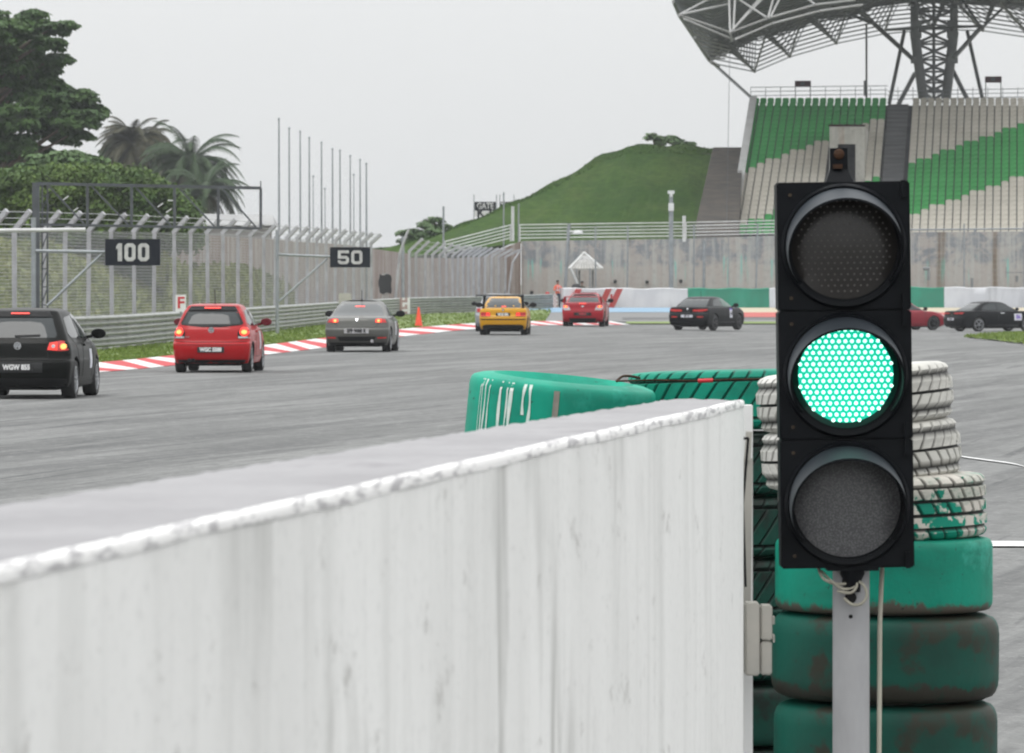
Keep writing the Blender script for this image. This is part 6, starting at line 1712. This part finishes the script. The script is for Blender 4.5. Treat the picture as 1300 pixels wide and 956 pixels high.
for sg in (-1, 1): m_ = MB(); m_.bar((sg * .70, .28, .93), (sg * .66, .36, 1.40), .018, .10); m_.build('wing_strut', M['trim'], w_o)
c.mirrors(2.86, 1.03, .82, M['trim'], .13); c.antenna(1.7, 1.35, .22)

# ---- red saloon with roof-high boot wing
p = place(739.5, 414.6); L = 4.46; H = 1.43; hw = .87
c = Car('red four door saloon with a boot wing in front of the red striped barrier', 'saloon_car', sedan(L, hw, H, 1.0, trunk=.52), L, paint('deep red paint', (0.32, 0.008, 0.018)), (.85, 3.38), .315, .75, p, R(4.6), GRP)
c.wheels((.85, 3.38), .855, .315, .225, 'drim', .68, 8)
c.patch('rear_window', [(-.62, 1.03), (.62, 1.03), (.64, 1.06), (.53, 1.32), (.48, 1.345), (-.48, 1.345), (-.53, 1.32), (-.64, 1.06)], M['glass'])
for sg in (-1, 1):
    ta = c.patch('tail_lamp', [(sg * .50, .70), (sg * .53, .78), (sg * .60, .90), (sg * .82, .93), (sg * .855, .70)], M['lclear'], off=.014)
    c.patch('lit_segment', [(sg * .60, .80), (sg * .62, .89), (sg * .80, .905), (sg * .80, .80)], M['lit'], off=.020, par=ta); c.disc('bulb', (sg * .70, .85), .042, M['core'], off=.028, par=ta)
c.patch('brake_lamp', [(-.15, .955), (.15, .955), (.15, 1.0), (-.15, 1.0)], M['lit'], off=.03)
badge(c, .86, .04, 'oval'); c.plate(.53, .5, .11, 'WKA 8', tm='redl')
c.line('bumper_seam', [(-.85, .655), (.85, .655)], .012, M['trim'], 'rear'); c.patch('lower_valance', [(-.52, .20), (.52, .20), (.56, .36), (-.56, .36)], M['trim'], off=.008)
c.patch('plate_recess', [(-.36, .46), (.36, .46), (.36, .60), (-.36, .60)], M['trim'], off=.003)
wg = MB(); wg.box((0, .16, 1.265), (1.44, .20, .035), Matrix.Rotation(R(5), 3, 'X'))
for sg in (-1, 1): wg.bar((sg * .72, .16, 1.265), (sg * .78, .18, 1.0), .05, .20)
c.e.scale = (1.05, 1.05, 1.02)
wg.build('boot_wing', c.mat, c.e)
rs = MB(); rs.box((0, 1.25, 1.425), (1.0, .12, .03)); rs.build('roof_spoiler', c.mat, c.e)
c.patch('side_window', [(1.05, 1.04), (1.30, 1.30), (1.45, 1.345), (2.2, 1.365), (2.9, 1.03)], M['glass'], 'right', both=True)
c.line('door_seam', [(1.9, 1.36), (1.92, .6), (1.95, .32)], .012, M['trim'], 'right', both=True)
c.line('race_stripe', [(2.0, .35), (2.0, .88)], .05, M['stick'], 'right', off=.008); c.line('race_stripe', [(2.25, .40), (2.25, .80)], .05, M['stick'], 'right', off=.008)
c.mirrors(2.82, 1.07, .84, M['trim'], .13)

# ---- black saloon, three quarter rear
blk = paint('gloss black paint', (0.002, 0.0024, 0.004), coat=.22); 
p = place(872, 419.5); L = 4.66; H = 1.42; hw = .915
c = Car('black saloon turning in front of the green barrier left of the traffic light', 'saloon_car', sedan(L, hw, H, .98, trunk=.50, cowl=1.35), L, blk, (.98, 3.70), .335, .80, p, R(24), GRP)
c.wheels((.98, 3.70), .905, .335, .225, 'drim', .70, 10)
c.patch('rear_window', [(-.62, 1.01), (.62, 1.01), (.64, 1.04), (.54, 1.31), (-.54, 1.31), (-.64, 1.04)], M['glass'])
c.patch('tail_lamp', [(.24, .80), (.27, .875), (.84, .895), (.88, .84), (.60, .79)], M['lred'], off=.014, mirror=True)
badge(c, .90, .05, 'shield'); c.plate(.60, .52, .10, 'SFT 15', mat='stick', tm='trim')
c.line('bumper_strip', [(-.88, .72), (.88, .72)], .02, M['drim'], 'rear', off=.01); c.patch('reflector', [(.45, .545), (.45, .59), (.72, .59), (.70, .545)], M['lred'], off=.01, mirror=True)
c.patch('side_window', [(1.02, 1.03), (1.30, 1.25), (1.5, 1.31), (1.98, 1.345), (1.98, 1.005)], M['glass'], 'right', both=True)
c.patch('side_window', [(2.03, 1.005), (2.03, 1.345), (2.35, 1.34), (2.70, 1.22), (3.12, .99)], pm('side glass with painted green view', (0.02, 0.085, 0.06), None, .08), 'right', both=True)  # green of what shows through the window is put into its colour
c.line('door_seam', [(2.0, 1.0), (2.02, .6), (1.98, .32), (3.15, .32), (3.22, .6), (3.2, .98)], .010, M['drim'], 'right', both=True)
c.line('sill_line', [(1.4, .34), (3.2, .34)], .02, M['drim'], 'right', off=.012, both=True)
c.patch('race_sticker', [(2.55, .52), (2.83, .52), (2.83, .86), (2.55, .86)], M['stick'], 'right', off=.008)
c.patch('sticker_band', [(2.55, .86), (2.83, .86), (2.83, .92), (2.55, .92)], M['stickb'], 'right', off=.008)
h_, _ = c.cast(2.69, .69, 'right'); text('number', '14', .22, M['trim'], c.e, Matrix.Translation((h_.x + .012, 2.69, .69)) @ Matrix.Rotation(R(90), 4, 'Z') @ Matrix.Rotation(R(90), 4, 'X'), off=.005)
c.mirrors(3.0, 1.03, .88, M['trim'], .13); c.antenna(1.6, 1.40, .25)

# ---- red car emerging behind the traffic light
p = place(1158, 422.2); L = 4.4; H = 1.40; hw = .87
yaw = R(60); 
nose = place(1186, 419); d = Vector((math.sin(yaw), math.cos(yaw), 0)); base = nose - d * L * .93; base.z = nose.z
c = Car('dark red car showing only its nose past the traffic light', 'coupe_car', sedan(L, hw, H, .93), L, paint('wine red paint', (0.24, 0.016, 0.028)), (.85, 3.50), .325, .76, base, yaw, GRP)
c.wheels((.85, 3.50), .86, .325, .225, 'drim', .72, 5)
c.patch('side_window', [(1.3, .98), (1.6, 1.24), (1.8, 1.28), (2.4, 1.30), (3.0, .97)], M['glass'], 'right', both=True)
c.patch('rear_window', [(-.60, .97), (.60, .97), (.50, 1.27), (-.50, 1.27)], M['glass']); c.patch('tail_lamp', [(.55, .70), (.55, .84), (.85, .86), (.86, .72)], M['lred'], off=.016, mirror=True)
c.line('door_seam', [(3.0, .96), (3.0, .6), (2.9, .32), (1.6, .32), (1.56, .96)], .012, M['trim'], 'right', both=True)
c.patch('headlamp', [(.50, .62), (.55, .74), (.80, .74), (.80, .62)], M['lclear'], 'front', off=.01, mirror=True)
c.mirrors(2.92, 1.02, .84, M['trim'], .14)

# ---- black long saloon at the right edge, side on
yaw = R(62); L = 4.72; H = 1.42; hw = .91
rear_ = place(1207, 420.8); d = Vector((math.sin(yaw), math.cos(yaw), 0)); base = Vector((rear_.x - .0, rear_.y, rear_.z))
c = Car('long black saloon with silver wheels and a number sticker at the right edge', 'saloon_car', sedan(L, hw, H, .97, trunk=.66, cowl=1.35), L, blk, (1.02, 3.72), .325, .80, base, yaw, GRP)
c.wheels((1.02, 3.72), .90, .325, .215, 'rim', .74, 5)
c.patch('rear_window', [(-.62, 1.0), (.62, 1.0), (.64, 1.03), (.52, 1.31), (-.52, 1.31), (-.64, 1.03)], M['glass'])
c.patch('tail_lamp', [(.20, .83), (.20, .88), (.84, .90), (.88, .83)], M['lred'], off=.014, mirror=True); badge(c, .80, .05, 'shield'); c.plate(.58, .52, .11, 'WLB 88', mat='stick', tm='trim')
c.patch('side_window', [(1.22, 1.02), (1.42, 1.22), (1.62, 1.30), (2.06, 1.335), (2.06, 1.0)], M['glass'], 'right', both=True)
c.patch('side_window', [(2.12, 1.0), (2.12, 1.335), (2.45, 1.33), (2.75, 1.22), (3.2, .985)], M['glass'], 'right', both=True)
c.line('window_trim', [(1.16, .985), (3.22, .965)], .015, M['drim'], 'right', off=.012, both=True)
c.line('door_seam', [(2.09, 1.0), (2.10, .6), (2.05, .33), (3.18, .33), (3.26, .6), (3.25, .96)], .012, M['drim'], 'right', both=True)
c.line('door_handle', [(2.2, .87), (2.42, .87)], .035, M['chrome'], 'right', off=.025, both=True)
c.patch('side_skirt', [(1.45, .22), (3.25, .22), (3.25, .32), (1.45, .32)], M['drim'], 'right', off=.02, both=True)
c.patch('race_sticker', [(2.98, .52), (3.40, .52), (3.40, .84), (2.98, .84)], M['stick'], 'right', off=.008)
h_, _ = c.cast(3.2, .68, 'right'); text('number', '86', .26, M['stickb'], c.e, Matrix.Translation((h_.x + .014, 3.2, .68)) @ Matrix.Rotation(R(90), 4, 'Z') @ Matrix.Rotation(R(90), 4, 'X'), off=.006)
c.mirrors(3.05, 1.03, .88, M['trim'], .12)

# ================================================================ marshals
def person(loc, label, vest, legs, yaw=0, arm=0.3, H=1.70):
    e = bpy.data.objects
    me = bpy.data.meshes.new('person'); k = H / 1.75
    J = {'pel': (0, 0, .95, .135, .10), 'wai': (0, 0, 1.10, .125, .095), 'che': (0, 0, 1.30, .16, .11), 'nek': (0, 0, 1.47, .065, .06), 'nk2': (0, -.01, 1.53, .055, .055),
         'hd1': (0, -.015, 1.60, .080, .09), 'hd2': (0, -.01, 1.68, .085, .10), 'hd3': (0, 0, 1.745, .055, .07)}
    for s_, n_ in ((1, 'r'), (-1, 'l')):
        J['sh' + n_] = (s_ * .17, 0, 1.41, .065, .065); J['el' + n_] = (s_ * (.24 + .05 * arm), -.06 * arm, 1.14, .045, .045)
        J['wr' + n_] = (s_ * (.24 - .04 * arm), -.28 * arm, .93 + .12 * arm, .03, .03); J['hn' + n_] = (s_ * (.235 - .06 * arm), -.36 * arm, .86 + .14 * arm, .04, .022)
        J['hp' + n_] = (s_ * .10, 0, .88, .10, .10); J['kn' + n_] = (s_ * .115, -.02, .50, .06, .065); J['an' + n_] = (s_ * .12, .01, .09, .042, .05); J['to' + n_] = (s_ * .13, -.15, .035, .045, .03)
        for f in range(4): J['f%d%s' % (f, n_)] = (s_ * (.225 - .06 * arm + .012 * (f - 1.5)), -.40 * arm - .02, .78 + .13 * arm - .004 * abs(f - 1), .009, .009)
        J['th' + n_] = (s_ * (.20 - .06 * arm), -.38 * arm - .05, .83 + .14 * arm, .010, .010)
    names_ = list(J); ix = {n_: i for i, n_ in enumerate(names_)}
    E = [('pel', 'wai'), ('wai', 'che'), ('che', 'nek'), ('nek', 'nk2'), ('nk2', 'hd1'), ('hd1', 'hd2'), ('hd2', 'hd3')]
    for n_ in 'rl': E += [('che', 'sh' + n_), ('sh' + n_, 'el' + n_), ('el' + n_, 'wr' + n_), ('wr' + n_, 'hn' + n_), ('pel', 'hp' + n_), ('hp' + n_, 'kn' + n_), ('kn' + n_, 'an' + n_), ('an' + n_, 'to' + n_), ('hn' + n_, 'th' + n_)] + [('hn' + n_, 'f%d%s' % (f, n_)) for f in range(4)]
    me.from_pydata([tuple(c_ * k for c_ in J[n_][:3]) for n_ in names_], [(ix[a], ix[b]) for a, b in E], [])
    o = bpy.data.objects.new('person', me); COL.objects.link(o)
    sk_ = o.modifiers.new('s', 'SKIN'); o.modifiers.new('u', 'SUBSURF').levels = 1
    for i, n_ in enumerate(names_): v = me.skin_vertices[0].data[i]; v.radius = (J[n_][3] * k, J[n_][4] * k); v.use_root = (n_ == 'pel')
    bpy.context.view_layer.update()
    nm = bpy.data.meshes.new_from_object(o.evaluated_get(bpy.context.evaluated_depsgraph_get())); bpy.data.objects.remove(o)
    for m_ in (M['skin'], M[vest], M[legs], M['trim']): nm.materials.append(m_)
    for p_ in nm.polygons:
        p_.use_smooth = True; z = p_.center.z / k; x = abs(p_.center.x) / k
        p_.material_index = 0 if z > 1.49 or (z < 1.12 and x > .17 and z > .7) else 1 if z > .93 else 2 if z > .1 else 3
    nm.name = 'person'
    o = link('person', nm, None, loc, (0, 0, yaw)); tag(o, label, 'person')
    h = MB(); g = bmesh.ops.create_icosphere(h.bm, subdivisions=3, radius=1)['verts']
    bmesh.ops.transform(h.bm, matrix=Matrix.Translation((0, .012 * k, 1.715 * k)) @ Matrix.Diagonal((.098 * k, .112 * k, .085 * k, 1)), verts=g); h.build('hair', M['hair'], o, smooth=60)
    h = MB(); h.tube((0, -.085 * k, 1.645 * k), (0, -.125 * k, 1.62 * k), .018 * k, 6, .012 * k)
    for s_ in (-1, 1): h.box((s_ * .085 * k, 0, 1.645 * k), (.02, .035, .06))
    h.build('face_features', M['skin'], o)
    if vest == 'vest':
        h = MB()
        for s_ in (-1, 1): h.box((s_ * .08, -.115, 1.27 * k), (.04, .02, .34))
        h.box((0, -.118, 1.12 * k), (.26, .02, .05)); h.build('reflective_strips', M['stick'], o)
    return o
p = at(708, 392, 370.5); person((p.x, 370.5, .19), 'marshal in an orange vest standing beside the red striped barrier', 'vest', 'cloth', R(25), 1.0)
p = at(739, 392, 376); person((p.x, 376, .10), 'marshal in a dark olive shirt standing behind the barrier by the shelter', 'cloth2', 'cloth', R(-15), .4, 1.72)
mb = MB(); q = at(731.5, 368.5, 375.2); mb.lathe([(0, .42), (.18, .40), (.30, .25), (.32, -.2), (.30, -1.6), (0, -1.6)], 16, at=q); tag(mb.build('covered_drum', M['tarp'], smooth=50), 'dark rounded covered object beside the marshal at the shelter', 'drum')
mb = MB(); q = at(695, 373.5, 370); mb.lathe([(0, .16), (.12, .12), (.16, 0), (.12, -.12), (0, -.16)], 14); mb.tube((0, 0, -.1), (0, 0, -q.z + .15), .03, 6); bmesh.ops.translate(mb.bm, verts=mb.bm.verts, vec=q)
tag(mb.build('marker_light', M['bred'], smooth=50), 'small round red marker on a stalk left of the orange vested marshal', 'marker')

# ================================================================ air
mb = MB(); mb.box((0, 950, 12.5), (3100, 2600, 29.0))
hz_ = mb.build('haze', [newmat('haze')[0]]); hm = hz_.data.materials[0]; nt = hm.node_tree
nt.nodes.remove(nt.nodes['Principled BSDF'])
pv = nt.nodes.new('ShaderNodeVolumePrincipled'); pv.inputs['Color'].default_value = (0.80, 0.83, 0.86, 1); pv.inputs['Density'].default_value = 0.00018
pv.inputs['Anisotropy'].default_value = 0.2
nt.links.new(pv.outputs[0], [n for n in nt.nodes if n.type == 'OUTPUT_MATERIAL'][0].inputs['Volume'])
hz_['kind'] = 'stuff'; hz_['label'] = 'thin pale haze in the air over the circuit'; hz_['category'] = 'haze'
